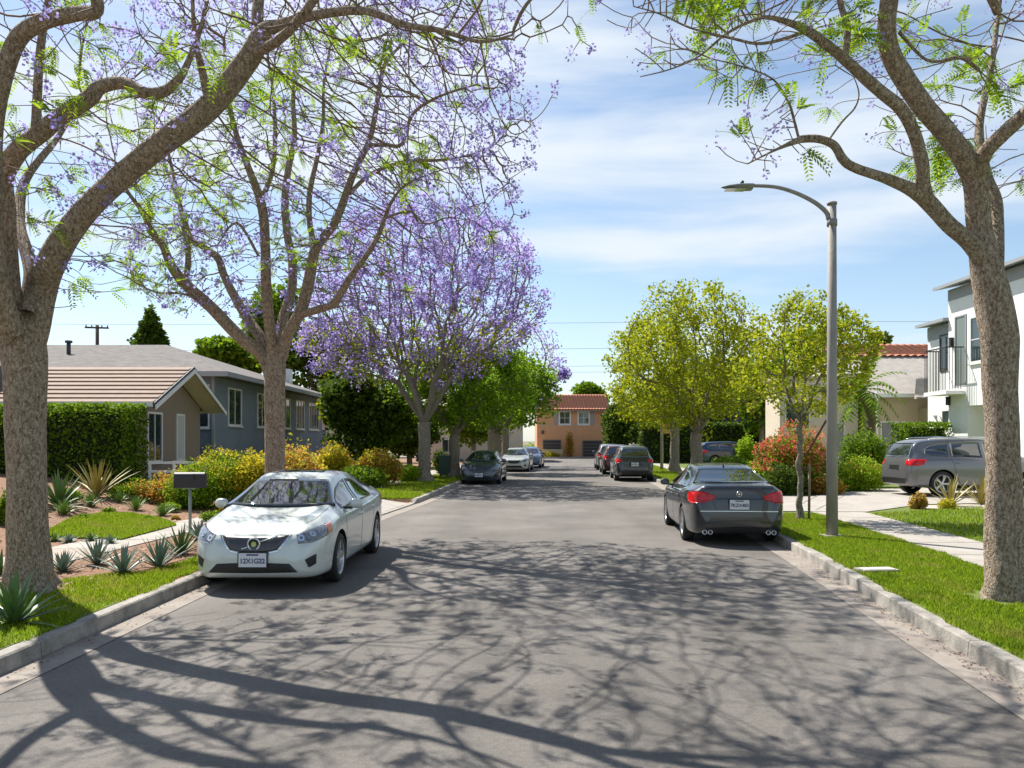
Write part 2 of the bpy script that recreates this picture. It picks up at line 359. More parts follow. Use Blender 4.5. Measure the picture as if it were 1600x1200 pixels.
small_lawn = [G(*p) for p in lawn_px]
sheet('lawn', small_lawn, m_turf, .03, -1)
drvL = [(float(KL(19.8))-.16, 19.8), (float(KL(24.2))-.16, 24.2), (float(KL(24.6))-2.6, 24.7), (-6.9, 25.1), (-7.4, 20.2)]
sheet('driveway', drvL, m_conc, .012, -1)
front = [(float(KL(24.6))-3.75, 25), (float(KL(34))-3.75, 34), (float(KL(44))-3.75, 44), (-12, 44), (-12, 27.3), (-9, 26), (-7, 25.2)]
sheet('lawn', front, m_turf, .012, -1)
# right side
strip('sidewalk', lambda Y: KR(Y)+2.05, lambda Y: KR(Y)+3.35, -12, YEND, rz_(.010), m_conc, nx=3, ny=60)
drvR = [(float(KR(20.3))+.16, 20.3), (float(KR(20.3))+3.4, 20.0), (11.4, 22.3), (20, 24.2), (20, 31), (13.4, 29.4), (9.4, 25.4), (float(KR(24.5))+.16, 24.5)]
sheet('driveway', drvR, m_conc, .018, 1)
sheet('pebble_bed', [(10.6, 21.2), (11.5, 22.1), (17, 23.4), (17, 21.4), (13.5, 20.4)], m_peb, .008, 1)
# joints across the concrete walks
b = MB()
for Y in np.arange(14.4, 60, 1.5):
    a = float(KL(Y)); 
    if not 19 < Y < 25.5: b.add([(a-3.7, Y, .166), (a-2.45, Y, .166), (a-2.45, Y+.02, .166), (a-3.7, Y+.02, .166)], [(0, 1, 2, 3)])
for Y in np.arange(5, 60, 1.5):
    a = float(KR(Y))
    if not 19.8 < Y < 25: b.add([(a+2.05, Y, .164), (a+3.35, Y, .164), (a+3.35, Y+.02, .164), (a+2.05, Y+.02, .164)], [(0, 1, 2, 3)])
for Y0_, Y1_ in ((20.6, 25.5), (22, 27.5)):
    b.add([(7.0+Y0_*.04, Y0_, .1725), (7.03+Y0_*.04, Y0_, .1725), (8.03+Y1_*.1, Y1_, .1725), (8.0+Y1_*.1, Y1_, .1725)], [(0, 1, 2, 3)])
S_('paving_joints', b, principled('joint', (.14, .12, .1), .9))
# grass blades
m_grass = leafmat('grass_blades', [(.07, .12, .006), (.14, .22, .010), (.22, .31, .015), (.32, .38, .03)], trans=.45, dry=(.26, .25, .05))
def blades(name, xs, ys, zs, label, hgt=.035, wid=.006, seed=1):
    rg = np.random.default_rng(seed); n = len(xs); a = rg.uniform(0, 2*np.pi, n); h = hgt*rg.uniform(.6, 1.5, n)
    w = wid*rg.uniform(.7, 1.4, n); lean = rg.uniform(0, .7, n)*h; la = rg.uniform(0, 2*np.pi, n)
    p = np.stack([xs, ys, zs], 1); d = np.stack([np.cos(a)*w, np.sin(a)*w, np.zeros(n)], 1)
    tip = p+np.stack([np.cos(la)*lean, np.sin(la)*lean, h], 1)
    V = np.stack([p-d, p+d, tip], 1).reshape(-1, 3); Fc = np.arange(3*n).reshape(n, 3)
    o = mesh_np(name, V, Fc, m_grass); tag(o, label, 'grass', kind='stuff'); return o
rg0 = np.random.default_rng(7)
def verge(n, y0, y1, d0, d1, K, sg, p=1.6):
    t = rg0.uniform(0, 1, n); Y = y0+(y1-y0)*t**p; d = rg0.uniform(d0, d1, n)+.035*np.sin(Y*3.1)+.02*np.sin(Y*11); d = np.clip(d, .1, 99)
    return K(Y)+sg*d, Y
def clear(x, y, r=.42):
    k = np.ones(len(x), bool)
    for a, c in ((G(45, 922).x, G(45, 922).y), (G(1572, 935).x, G(1572, 935).y)): k &= np.hypot(x-a, y-c) > r+.08*np.sin(8*np.arctan2(y-c, x-a))
    return x[k], y[k]
x, y = clear(*verge(150000, 3.2, 19.6, .15, 2.07, KR, 1)); blades('grass', x, y, np.full(len(x), .152), 'bright green lawn strip between right kerb and sidewalk', seed=2)
x, y = verge(26000, 24.9, 60, .15, 2.07, KR, 1, 1.8); blades('grass', x, y, np.full(len(x), .152), 'green lawn strip behind the grey sedan on the right', hgt=.06, wid=.014, seed=3)
t_ = rg0.uniform(0, 1, 60000); y = 5+16.4*t_**.8; x = KR(y)+3.32+rg0.uniform(0, 9, 60000)**1.0; k_ = y < 19.6+ (x-8.9)*.55; k_ &= y < 21.6
blades('grass', x[k_], y[k_], np.full(k_.sum(), .152), 'front lawn beside the grey suv driveway on the right', hgt=.05, wid=.009, seed=4)
x, y = verge(60000, 4.5, 10.9, .15, 2.35, KL, -1, 1.0); m_ = ((KL(y)-x) < 2.3-1.0*np.clip((y-9.0)/1.5, 0, 1)+.15*np.sin(y*5)) ; x, y = clear(x[m_], y[m_])
blades('grass', x, y, np.full(len(x), .152), 'lawn around the base of the left foreground tree', seed=5)
x, y = verge(9000, 10.4, 12.8, .16, .8, KL, -1, 1.0); blades('grass', x, y, np.full(len(x), .152), 'thin grass along kerb beside the silver sedan bumper', seed=15)
x, y = verge(26000, 24.5, 60, .15, 2.25, KL, -1, 1.8); blades('grass', x, y, np.full(len(x), .152), 'green lawn strip at the foot of the purple tree', hgt=.06, wid=.014, seed=6)
def inpoly(x, y, poly):
    c = np.zeros(len(x), bool); n = len(poly)
    for i in range(n):
        x0, y0 = poly[i][0], poly[i][1]; x1, y1 = poly[i-1][0], poly[i-1][1]
        c ^= ((y0 > y) != (y1 > y)) & (x < (x1-x0)*(y-y0)/(y1-y0+1e-12)+x0)
    return c
xs_, ys_ = [p.x for p in small_lawn], [p.y for p in small_lawn]
x = rg0.uniform(min(xs_), max(xs_), 60000); y = rg0.uniform(min(ys_), max(ys_), 60000); k_ = inpoly(x, y, small_lawn); x, y = x[k_], y[k_]
z = np.array([hL(float(KL(b_))-a_, b_) for a_, b_ in zip(x, y)])+.025
blades('grass', x, y, z, 'small mown lawn between the paths in left garden', hgt=.045, wid=.008, seed=8)
x = rg0.uniform(-12, -3, 30000); y = rg0.uniform(25, 44, 30000); k_ = inpoly(x, y, front); x, y = x[k_], y[k_]
z = np.array([hL(float(KL(b_))-a_, b_) for a_, b_ in zip(x, y)])+.01
blades('grass', x, y, z, 'front lawn beyond the silver sedan on the left', hgt=.07, wid=.016, seed=9)
# meter cover in the grass
b = MB(); b.box((0, 0, .01), (.52, .26, .03)); b.box((0, 0, .028), (.44, .19, .008), 1)
gp = G(1370, 893); o = b.build('meter_cover', [m_conc, principled('pale_concrete', (.52, .5, .44), .8, bump=.2)]); o.location = (gp.x, gp.y, .165); o.rotation_euler = (0, 0, R(7))
tag(o, 'pale rectangular utility cover set in the grass by the right kerb', 'utility cover')
# dry leaf litter along the gutters
m_lit = leafmat('litter', [(.10, .05, .02), (.20, .11, .05), (.13, .08, .10)], trans=.1)
rgl = np.random.default_rng(12)
n = 1300; Y = 4+16*rgl.uniform(0, 1, n)**1.3; sd = rgl.uniform(0, 1, n) < .5; d = np.abs(rgl.normal(0, .11, n)); x = np.where(sd, KL(Y)+.01+d, KR(Y)-.01-d)
a = rgl.uniform(0, 2*np.pi, n); s_ = rgl.uniform(.006, .02, n)
c = np.stack([x, Y, np.full(n, .012)], 1); u_ = np.stack([np.cos(a)*s_, np.sin(a)*s_, rgl.uniform(0, .008, n)], 1); v_ = np.stack([-np.sin(a)*s_*.5, np.cos(a)*s_*.5, np.zeros(n)], 1)
o = mesh_np('leaf_litter', np.stack([c-u_, c-v_, c+u_, c+v_], 1).reshape(-1, 3), np.arange(4*n).reshape(n, 4), m_lit); tag(o, 'dry brown leaf litter scattered along both gutters', 'leaf litter', kind='stuff')
n = 5000; Y = rgl.uniform(9, 26, n); d = rgl.uniform(1.0, 10, n); x = KL(Y)-d; z = np.array([hL(a_, b_) for a_, b_ in zip(d, Y)])
k_ = (~inpoly(x, Y, small_lawn)) & (~((d > 2.4) & (d < 3.75))) & ((Y < 19.6)); x, Y, z = x[k_], Y[k_], z[k_]; n = len(x)
a = rgl.uniform(0, 2*np.pi, n); s_ = rgl.uniform(.02, .06, n)
c = np.stack([x, Y, z+.012], 1); u_ = np.stack([np.cos(a)*s_, np.sin(a)*s_, rgl.uniform(-.01, .02, n)], 1); v_ = np.stack([-np.sin(a)*s_*.4, np.cos(a)*s_*.4, np.full(n, .005)], 1)
o = mesh_np('wood_chips', np.stack([c-u_, c-v_, c+u_, c+v_], 1).reshape(-1, 3), np.arange(4*n).reshape(n, 4), leafmat('chips', [(.16, .08, .045), (.34, .2, .13), (.45, .33, .25)], trans=0)); tag(o, 'reddish wood chip mulch covering the left garden beds', 'mulch', kind='stuff')
# ---------------------------------------------------------------- cars
def crom(P_, k):
    out = []
    n = len(P_)
    for i in range(n-1):
        p0, p1, p2, p3 = P_[max(i-1, 0)], P_[i], P_[i+1], P_[min(i+2, n-1)]
        for j in range(k):
            t = j/k
            out.append(.5*((2*p1)+(-p0+p2)*t+(2*p0-5*p1+4*p2-p3)*t*t+(-p0+3*p1-3*p2+p3)*t**3))
    out.append(P_[-1]); return out
def car_shape(sp):
    L2 = sp['L']/2
    f = {k: pchip([a for a, _ in sp[k]], [b_ for _, b_ in sp[k]]) for k in ('top', 'belt', 'wid', 'bot')}
    xs = np.unique(np.round(np.concatenate([np.linspace(-L2, L2, 74), -L2+np.array([0, .008, .02, .04, .07, .11, .16]), L2-np.array([0, .008, .02, .04, .07, .11, .16])]), 4))
    rows = []
    for x in xs:
        t, s, w, b_ = (float(f[k](x)) for k in ('top', 'belt', 'wid', 'bot'))
        g = max(t-s, .012); q = float(smst(.05, .36, g)); gw = sp['gw']
        r = (1-q)*w*.80+q*min(gw, w*.8)
        h = s-b_
        pts = [(0, b_), (w*.5, b_), (w*.84, b_+.005), (w*.955, b_+.05*min(1, h/.3)), (w*.985, b_+.28*h), (w, b_+.58*h), (w*.995, b_+.78*h), (w*.975, s-.04*min(1, h/.3)), (w*(.94-.01*q), s+.002),
               ((1-q)*w*.90+q*(w*.905), s+g*(.10 if q > .3 else .25)), ((1-q)*w*.86+q*(.5*w*.88+.5*r), s+g*(.45 if q > .3 else .5)), (r, s+g*(.86+.0*q)), (r*.9, s+g*.945), (r*.68, s+g*.98), (r*.35, t-.002), (0, t)]
        pr = crom([np.array(p) for p in pts], 3)
        rows.append([(x, p[0], p[1]) for p in pr])
    return rows
def bvh_of(V, Fc): return BVHTree.FromPolygons([Vector(v) for v in V], [list(f) for f in Fc])
def resamp(pts, n):
    pts = [Vector(p) for p in pts]; d = [0]
    for a, b_ in zip(pts, pts[1:]): d.append(d[-1]+(b_-a).length)
    out = []
    for i in range(n):
        t = d[-1]*i/(n-1); k = 0
        while k < len(d)-2 and d[k+1] < t: k += 1
        out.append(pts[k].lerp(pts[k+1], (t-d[k])/max(1e-9, d[k+1]-d[k])))
    return out
def ruled(mb, bvh, A, B, dr, n=14, m=7, off=.004, mi=0, depth=.012):
    """a panel between two outlines laid on the body and given thickness"""
    dr = Vector(dr).normalized(); A = resamp(A, n); B = resamp(B, n); top = []
    for i in range(n):
        for j in range(m):
            p = A[i].lerp(B[i], j/(m-1)); h = bvh.ray_cast(p+dr*2.5, -dr)
            if h[0] is None or (h[0]-p).length > .9:
                h = bvh.find_nearest(p)
            nn = h[1] if h[1].dot(dr) > 0 else -h[1]
            top.append((h[0], nn))
    vs = [a+nn*off for a, nn in top]+[a-nn*depth for a, nn in top]; K = n*m
    fs = []
    for i in range(n-1):
        for j in range(m-1):
            q = [i*m+j, i*m+j+1, (i+1)*m+j+1, (i+1)*m+j]
            a, b_, c = vs[q[0]], vs[q[1]], vs[q[2]]
            if (b_-a).cross(c-a).dot(top[q[0]][1]) < 0: q = q[::-1]
            fs.append(q)
    rim = [i*m for i in range(n)]+[(n-1)*m+j for j in range(1, m)]+[i*m+m-1 for i in range(n-2, -1, -1)]+[j for j in range(m-2, 0, -1)]
    for k in range(len(rim)): a, b_ = rim[k], rim[(k+1) % len(rim)]; fs.append([a, b_, b_+K, a+K])
    nb = len(mb.f); mb.add(vs, fs, mi, True)
    for q in range(nb+(n-1)*(m-1), len(mb.f)): mb.sm[q] = False
def pane(mb, bvh, A, B, dr, n=22, m=12):
    """a smoothly curved windscreen fitted to the body"""
    dr = Vector(dr).normalized(); A = resamp(A, n); B = resamp(B, n); pts = []
    for i in range(n):
        for j in range(m):
            p = A[i].lerp(B[i], j/(m-1)); h = bvh.ray_cast(p+dr*2.5, -dr)
            if h[0] is None or (h[0]-p).length > .9: h = bvh.find_nearest(p)
            pts.append(h[0])
    e2 = Vector((0, 1, 0)); e1 = e2.cross(dr).normalized(); q = np.array([(p.dot(e1), p.y, p.dot(dr)) for p in pts]); s, t, w = q.T
    Mx = np.stack([np.ones(len(s)), s, s*s, t*t, t*t*s], 1); c = np.linalg.lstsq(Mx, w, rcond=None)[0]; f = Mx@c; off = min(.03, max(0, (w-f).max()))+.004
    vs = [e1*a+e2*b_+dr*(g+off) for a, b_, g in zip(s, t, f)]; K = n*m; vs += [v-dr*.035 for v in vs[:K]]; fs = []
    for i in range(n-1):
        for j in range(m-1):
            k = [i*m+j, i*m+j+1, (i+1)*m+j+1, (i+1)*m+j]
            if (vs[k[1]]-vs[k[0]]).cross(vs[k[2]]-vs[k[0]]).dot(dr) < 0: k = k[::-1]
            fs.append(k)
    rim = [i*m for i in range(n)]+[(n-1)*m+j for j in range(1, m)]+[i*m+m-1 for i in range(n-2, -1, -1)]+[j for j in range(m-2, 0, -1)]
    for k in range(len(rim)): a, b_ = rim[k], rim[(k+1) % len(rim)]; fs.append([a, b_, b_+K, a+K])
    mb.add(vs, fs, 0, True)
    for k in range((n-1)*(m-1), len(mb.f)): mb.sm[k] = False; mb.m[k] = 1
def wheel_mesh(R_, wd, spokes, sty):
    t = MB(); Mx = Matrix.Rotation(R(90), 4, 'X')   # axis to -y (outer)
    ri = R_*.70; w = wd/2
    t.lathe([(ri, -w*.9), (ri+.02, -w), (R_-.03, -w), (R_-.004, -w*.8), (R_, -w*.5), (R_, w*.5), (R_-.004, w*.8), (R_-.03, w), (ri+.02, w), (ri, w*.9)], 36, mat=Mx, closed=True)
    r = MB()
    r.lathe([(ri+.004, w*.92), (ri-.012, w*.90), (ri-.022, w*.72), (ri-.03, -w*.6), (ri-.035, -w*.62)], 36, mat=Mx)
    r.lathe([(ri-.03, w*.05), (.0, w*.05)], 24, 1, mat=Mx)
    r.lathe([(.0, w*.72), (.045, w*.72), (.062, w*.62), (.065, w*.2)], 18, mat=Mx)
    for k in range(spokes):
        a = 2*math.pi*k/spokes
        for off_ in ((-.05, .05) if sty == 2 else (0,)):
            def pt(rr, aa, z): return Mx @ Vector((rr*math.cos(aa), rr*math.sin(aa), z))
            wi, wo = (.020, .013) if sty == 2 else (.028, .022)
            a0, a1 = a+off_*.6, a+off_*2.4
            pi_, po = .05, ri-.016
            q = []
            for rr, aa, ww, z in ((pi_, a0, wi, w*.70), (po*.6, (a0+a1)/2, (wi+wo)/2, w*.80), (po, a1, wo, w*.78)):
                q += [pt(rr, aa-ww/rr, z), pt(rr, aa+ww/rr, z), pt(rr, aa+ww/rr*1.2, z-.035), pt(rr, aa-ww/rr*1.2, z-.035)]
            for s_ in (0, 4): r.add(q[s_:s_+8], [(0, 1, 5, 4), (1, 2, 6, 5), (3, 0, 4, 7)], 0)
    return t, r
def make_car(name, sp, paintm, loc, rz, label, cat, group=None, detail=2):
    root = empty(name, loc, rz, label, cat, group)
    rows = car_shape(sp); m = len(rows[0]); n = len(rows); V = []; 
    for r_ in rows:
        V += [(x, y, z) for x, y, z in r_]+[(x, -y, z) for x, y, z in r_[-2:0:-1]]
    k = 2*m-2
    Fc = [[i*k+j, i*k+(j+1) % k, (i+1)*k+(j+1) % k, (i+1)*k+j] for i in range(n-1) for j in range(k)]
    caps = [[j for j in range(k)][::-1], [(n-1)*k+j for j in range(k)]]
    bvh = bvh_of(V, Fc+caps)
    b = MB(); b.add(V, Fc, 0, True); b.add([], [], 0)
    for c in caps: b.f.append(c); b.m.append(0); b.sm.append(False)
    body = b.build('body', [paintm, m_black], root); fix_normals(body)
    WR, wx = sp['R'], sp['wheels']
    # wheel arches
    c = MB()
    for x in wx:
        for sd in (1, -1):
            Mt = Matrix.Translation((x, sd*1.0, WR)) @ Matrix.Rotation(R(90), 4, 'X')
            z0, z1 = (-.36, .36)
            c.lathe([(0, z0), (WR+.055, z0), (WR+.055, z1), (0, z1)], 36, 1, mat=Mt, sm=False)
    cut = c.build('cut', [paintm, m_black]); fix_normals(cut)
    bm = bmesh.new(); bm.from_mesh(cut.data); bmesh.ops.remove_doubles(bm, verts=bm.verts, dist=1e-5); bmesh.ops.recalc_face_normals(bm, faces=bm.faces); bm.to_mesh(cut.data); bm.free()
    cut.parent = root
    bpy.context.view_layer.update()
    md = body.modifiers.new('b', 'BOOLEAN'); md.operation = 'DIFFERENCE'; md.object = cut; md.solver = 'EXACT'
    dg = bpy.context.evaluated_depsgraph_get(); me = bpy.data.meshes.new_from_object(body.evaluated_get(dg)); body.modifiers.clear(); body.data = me
    bpy.data.objects.remove(cut)
    me.set_sharp_from_angle(angle=R(42))
    # seams, handles and black sills are laid on the body
    e = MB()
    if detail >= 1:
        for sd in (1, -1):
            for ln in sp['seams']:
                pts = [Vector((x, sd*.9, z)) for x, z in ln]
                A = [p+Vector((.006, 0, 0)) for p in pts]; B = [p-Vector((.006, 0, 0)) for p in pts]
                if abs(ln[0][1]-ln[-1][1]) < .15: A = [p+Vector((0, 0, .004)) for p in pts]; B = [p-Vector((0, 0, .004)) for p in pts]
                ruled(e, bvh, A, B, (0, sd, 0), n=14, m=2, off=.0015, depth=.004)
        for fn in sp.get('lines', []):
            A, B, dr = fn; ruled(e, bvh, A, B, dr, n=18, m=2, off=.0015, depth=.004)
        for A, B, dr in sp['trim']:
            for sd in (1, -1):
                ruled(e, bvh, [(x, sd*y, z) for x, y, z in A], [(x, sd*y, z) for x, y, z in B], (dr[0], sd*dr[1], dr[2]), off=.003)
        sm_ = e.build('seams', m_black, root); bm = bmesh.new(); bm.from_mesh(body.data); k_ = len(bm.faces); bm.from_mesh(sm_.data); bm.faces.ensure_lookup_table()
        for f_ in bm.faces[k_:]: f_.material_index = 1
        bm.to_mesh(body.data); bm.free(); bpy.data.objects.remove(sm_)
    for A, B in sp['glass']:
        for sd in (1, -1):
            e = MB(); ruled(e, bvh, [(x, sd*.7, z) for x, z in A], [(x, sd*.85, z) for x, z in B], (0, sd, .35), n=16, m=8); e.build('side_window', m_glass, root)
            if sp.get('chrome_win') and detail >= 2:
                e = MB(); ruled(e, bvh, [(x, sd*.85, z-.004) for x, z in B], [(x, sd*.85, z-.018) for x, z in B], (0, sd, .1), n=14, m=2, off=.006); e.build('window_trim', m_chrome, root)
    e = MB(); pane(e, bvh, *sp['wind'], (.5, 0, 1)); e.build('windscreen', [m_glass, m_black], root)
    e = MB(); pane(e, bvh, *sp['rear'], sp.get('rdir', (-.45, 0, 1))); e.build('rear_window', [m_glass, m_black], root)
    for nm, A, B, dr, mt, both in sp['panels']:
        for sd in ((1, -1) if both else (1,)):
            e = MB(); ruled(e, bvh, [(x, sd*y, z) for x, y, z in A], [(x, sd*y, z) for x, y, z in B], (dr[0], sd*dr[1], dr[2]), n=14, m=8, off=.006 if nm != 'emblem' else .012)
            o = e.build(nm, mt, root)
    # wheels
    tm, rm = wheel_mesh(WR, sp.get('ww', .22), sp.get('spokes', 5), sp.get('sty', 2)); t0 = r0 = None
    for x in wx:
        for sd in (1, -1):
            wr = empty('wheel', (x, sd*(sp['track']), WR), R(180) if sd > 0 else 0); wr.parent = root
            if t0 is None: t0 = tm.build('tyre', m_rubber, wr); r0 = rm.build('rim', [m_rim, m_black], wr)
            else:
                for s_ in (t0, r0):
                    q = s_.copy(); COL.objects.link(q); q.parent = wr
    # door mirrors
    mx_, mz = sp['mirror']
    for sd in (1, -1):
        e = MB(); Mt = Matrix.Translation((mx_, sd*(sp['mw']), mz)) @ Matrix.Rotation(sd*R(12), 4, 'Z') @ Matrix.Diagonal((.55, 1.0, .66, 1))
        prof = [(.0, -.11), (.06, -.10), (.095, -.06), (.105, 0), (.095, .06), (.06, .10), (0, .11)]
        e.lathe(prof, 14, mat=Mt)
        e.box((mx_-.06, sd*sp['mw'], mz), (.02, .16, .10), 1)
        e.box((mx_+.01, sd*(sp['mw']-.13), mz-.06), (.07, .16, .035), 2)
        fix_normals(e.build('mirror', [sp.get('mirmat', paintm), m_mirror, m_black], root))
    if detail >= 1:
        for x, z in sp['handles']:
            for sd in (1, -1):
                h = bvh.ray_cast(Vector((x, sd*3, z)), Vector((0, -sd, 0)))
                if h[0]:
                    e = MB(); yy = h[0].y
                    e.tube([(x-.09, yy-sd*.005, z), (x-.07, yy+sd*.03, z+.003), (x+.07, yy+sd*.032, z+.003), (x+.09, yy-sd*.005, z)], .012, 6)
                    e.build('door_handle', sp.get('hmat', paintm), root)
    e = MB()     # dark underbody so no light shows through
    e.bx(wx[1]+WR+.1, wx[0]-WR-.1, -.78, .78, .16, .24); e.build('underbody', m_black, root)
    return root, bvh
def plate(root, x, z, facing, text, tilt=0):
    e = MB(); e.box((0, 0, 0), (.012, .33, .175), 1); e.box((.008*facing, 0, 0), (.006, .305, .152), 0)
    o = e.build('licence_plate', [m_plate, m_black], root); o.location = (x, 0, z); o.rotation_euler = (0, tilt, 0)
    cu = bpy.data.curves.new('txt', 'FONT'); cu.body = text; cu.size = .074; cu.align_x = 'CENTER'; cu.align_y = 'CENTER'; cu.extrude = .001; cu.offset = .0022
    cu.space_character = .95; t = bpy.data.objects.new('t', cu); COL.objects.link(t); bpy.context.view_layer.update()
    me = bpy.data.meshes.new_from_object(t.evaluated_get(bpy.context.evaluated_depsgraph_get())); bpy.data.objects.remove(t)
    me.materials.clear(); me.materials.append(m_ink); q = bpy.data.objects.new('plate_number', me); COL.objects.link(q); q.parent = o
    q.rotation_euler = (R(90), 0, R(90)*facing); q.location = (.013*facing, 0, -.012)
    e = MB(); e.box((.0125*facing, 0, .058), (.002, .13, .018)); e.build('plate_heading', m_ink, o)
    o.scale = (1, 1.15, 1.15); return o
def xz(l, y=.9): return [(x, y, z) for x, z in l]
sedan = dict(L=4.82, R=.335, wheels=(1.46, -1.36), track=.80, gw=.575, ww=.215,
    top=[(-2.41, .52), (-2.395, .72), (-2.365, 1.0), (-2.33, 1.10), (-2.26, 1.125), (-2.0, 1.13), (-1.72, 1.14), (-1.5, 1.19), (-1.05, 1.36), (-.6, 1.455), (-.1, 1.485), (.25, 1.465), (.6, 1.37), (1.32, 1.03), (1.45, .995), (1.8, .93), (2.1, .85), (2.27, .765), (2.34, .70), (2.385, .60), (2.41, .47)],
    belt=[(-2.41, .48), (-2.37, .78), (-2.3, .97), (-2.15, 1.02), (-1.9, 1.02), (-1, .975), (0, .95), (1, .925), (1.4, .905), (1.8, .84), (2.1, .75), (2.28, .65), (2.37, .52), (2.41, .44)],
    wid=[(-2.41, .60), (-2.385, .68), (-2.3, .785), (-2.1, .855), (-1.6, .905), (0, .915), (1.4, .912), (1.8, .895), (2.05, .855), (2.2, .79), (2.31, .70), (2.37, .62), (2.40, .53), (2.41, .45)],
    bot=[(-2.41, .40), (-2.37, .28), (-2.2, .22), (-1.5, .19), (1.6, .18), (2.15, .175), (2.3, .19), (2.38, .24), (2.41, .33)],
    seams=[[(1.06, .3), (1.12, .55), (1.08, .90)], [(.02, .27), (0, .6), (-.02, .94)], [(-.98, .62), (-1.02, .8), (-1.12, .96)], [(-.98, .62), (-.86, .4), (-.8, .27)], [(.98, .25), (.0, .25), (-.8, .25)]],
    lines=[([(1.35, -.70, 1.0), (1.9, -.66, .9), (2.25, -.46, .76)], [(1.35, -.708, 1.0), (1.9, -.668, .9), (2.25, -.468, .76)], (0, 0, 1)), ([(1.35, .70, 1.0), (1.9, .66, .9), (2.25, .46, .76)], [(1.35, .708, 1.0), (1.9, .668, .9), (2.25, .468, .76)], (0, 0, 1))],
    trim=[([(.97, .9, .235), (-.88, .9, .235)], [(.97, .9, .20), (-.88, .9, .20)], (0, 1, 0))],
    glass=[([(.98, 1.03), (.62, 1.27), (.3, 1.36), (.03, 1.385)], [(1.02, .985), (.7, .98), (.3, .985), (.03, .99)]),
           ([(-.05, 1.385), (-.5, 1.355), (-.9, 1.235), (-1.22, 1.09)], [(-.05, .99), (-.5, 1.0), (-.9, 1.015), (-1.27, 1.045)])],
    wind=([(.60, -.53, 1.37), (.66, -.27, 1.36), (.68, 0, 1.36), (.66, .27, 1.36), (.60, .53, 1.37)], [(1.20, -.77, 1.0), (1.34, -.4, 1.02), (1.38, 0, 1.02), (1.34, .4, 1.02), (1.20, .77, 1.0)]),
    rear=([(-.98, -.52, 1.35), (-1.03, 0, 1.34), (-.98, .52, 1.35)], [(-1.60, -.72, 1.11), (-1.72, 0, 1.14), (-1.60, .72, 1.11)]),
    mirror=(.84, 1.03), mw=.985, handles=[(.12, .83), (-.88, .86)], panels=[])
def v3(l): return [tuple(p) for p in l]
# grille etc of the front: (y, z) outlines seen from the front
def fr(x, l): return [(x, y, z) for y, z in l]
front_panels = [
    ('grille', fr(2.4, [(-.43, .735), (-.2, .725), (0, .72), (.2, .725), (.43, .735)]), fr(2.4, [(-.30, .56), (-.15, .525), (0, .52), (.15, .525), (.30, .56)]), (1, 0, 0), None, False),
    ('lower_intake', fr(2.4, [(-.46, .385), (0, .40), (.46, .385)]), fr(2.4, [(-.58, .27), (0, .265), (.56, .275)]), (1, 0, 0), m_black, False),
    ('fog_lamp_recess', fr(2.3, [(.60, .43), (.70, .465), (.80, .49)]), fr(2.3, [(.66, .33), (.72, .34), (.80, .37)]), (.8, .6, 0), m_black, True),
    ('headlight', [(2.27, .49, .735), (2.15, .62, .785), (1.90, .80, .85)], [(2.3, .51, .62), (2.22, .68, .63), (1.98, .83, .70)], (.75, .66, .15), m_lamp, True)]
m_grille = principled('grille_mesh', (.012, .012, .014), .35, spec=.8, var=(.05, .05, .055), scale=60)
front_panels[0] = front_panels[0][:4]+(m_grille, False)
rear_panels = [
    ('taillight', [(-2.37, .42, .93), (-2.34, .60, 1.0), (-2.2, .80, 1.01), (-1.96, .90, .985)], [(-2.38, .44, .875), (-2.34, .60, .80), (-2.2, .82, .785), (-2.04, .90, .83)], (-.72, .69, .1), m_red, True),
    ('rear_diffuser', fr(-2.4, [(-.62, .345), (0, .36), (.62, .345)]), fr(-2.4, [(-.55, .27), (0, .27), (.55, .27)]), (-1, 0, 0), m_black, False)]
def bulbs(root, bvh):
    for o in [c for c in root.children if c.name.startswith('headlight')]:
        vs = [v.co for v in o.data.vertices]; sd = 1 if sum(v.y for v in vs) > 0 else -1
        for y, z, r in ((.58, .70, .045), (.70, .735, .042)):
            h = bvh.ray_cast(Vector((4, sd*y, z)), Vector((-1, 0, 0)))
            if h[0]:
                e = MB(); n = h[1] if h[1].x > 0 else -h[1]; c_ = h[0]+n*.007; e.tube([c_, c_+n*.004], r, 14); e.tube([c_+n*.004, c_+n*.008], r*.45, 12, mi=1); e.build('lamp_reflector', [m_chrome, m_lamp], o)
def emblem(root, bvh, x, z, sgn, bar=False, r=.075):
    e = MB(); h = bvh.ray_cast(Vector((sgn*4, 0, z)), Vector((-sgn, 0, 0))); X = h[0].x+sgn*.014
    e.tube([(X, r*math.cos(a), z+r*math.sin(a)) for a in np.linspace(0, 2*math.pi, 25)], r*.16, 6, cap=False)
    e.tube([(X-sgn*.004, 0, z), (X+sgn*.006, 0, z)], r*.45, 12)
    e.tube([(X-sgn*.012, 0, z), (X-sgn*.004, 0, z)], r*.95, 18, mi=1)
    if bar: e.tube([(X-.01*sgn, -.27, z-.085*1.1), (X+.006*sgn, -.08, z-.04), (X+.006*sgn, .08, z+.04), (X-.012*sgn, .27, z+.085)][0:2], .011, 6); e.tube([(X+.006*sgn, .08, z+.03), (X-.014*sgn, .30, z+.10)], .013, 6)
    return e.build('emblem', [m_chrome, m_black], root)
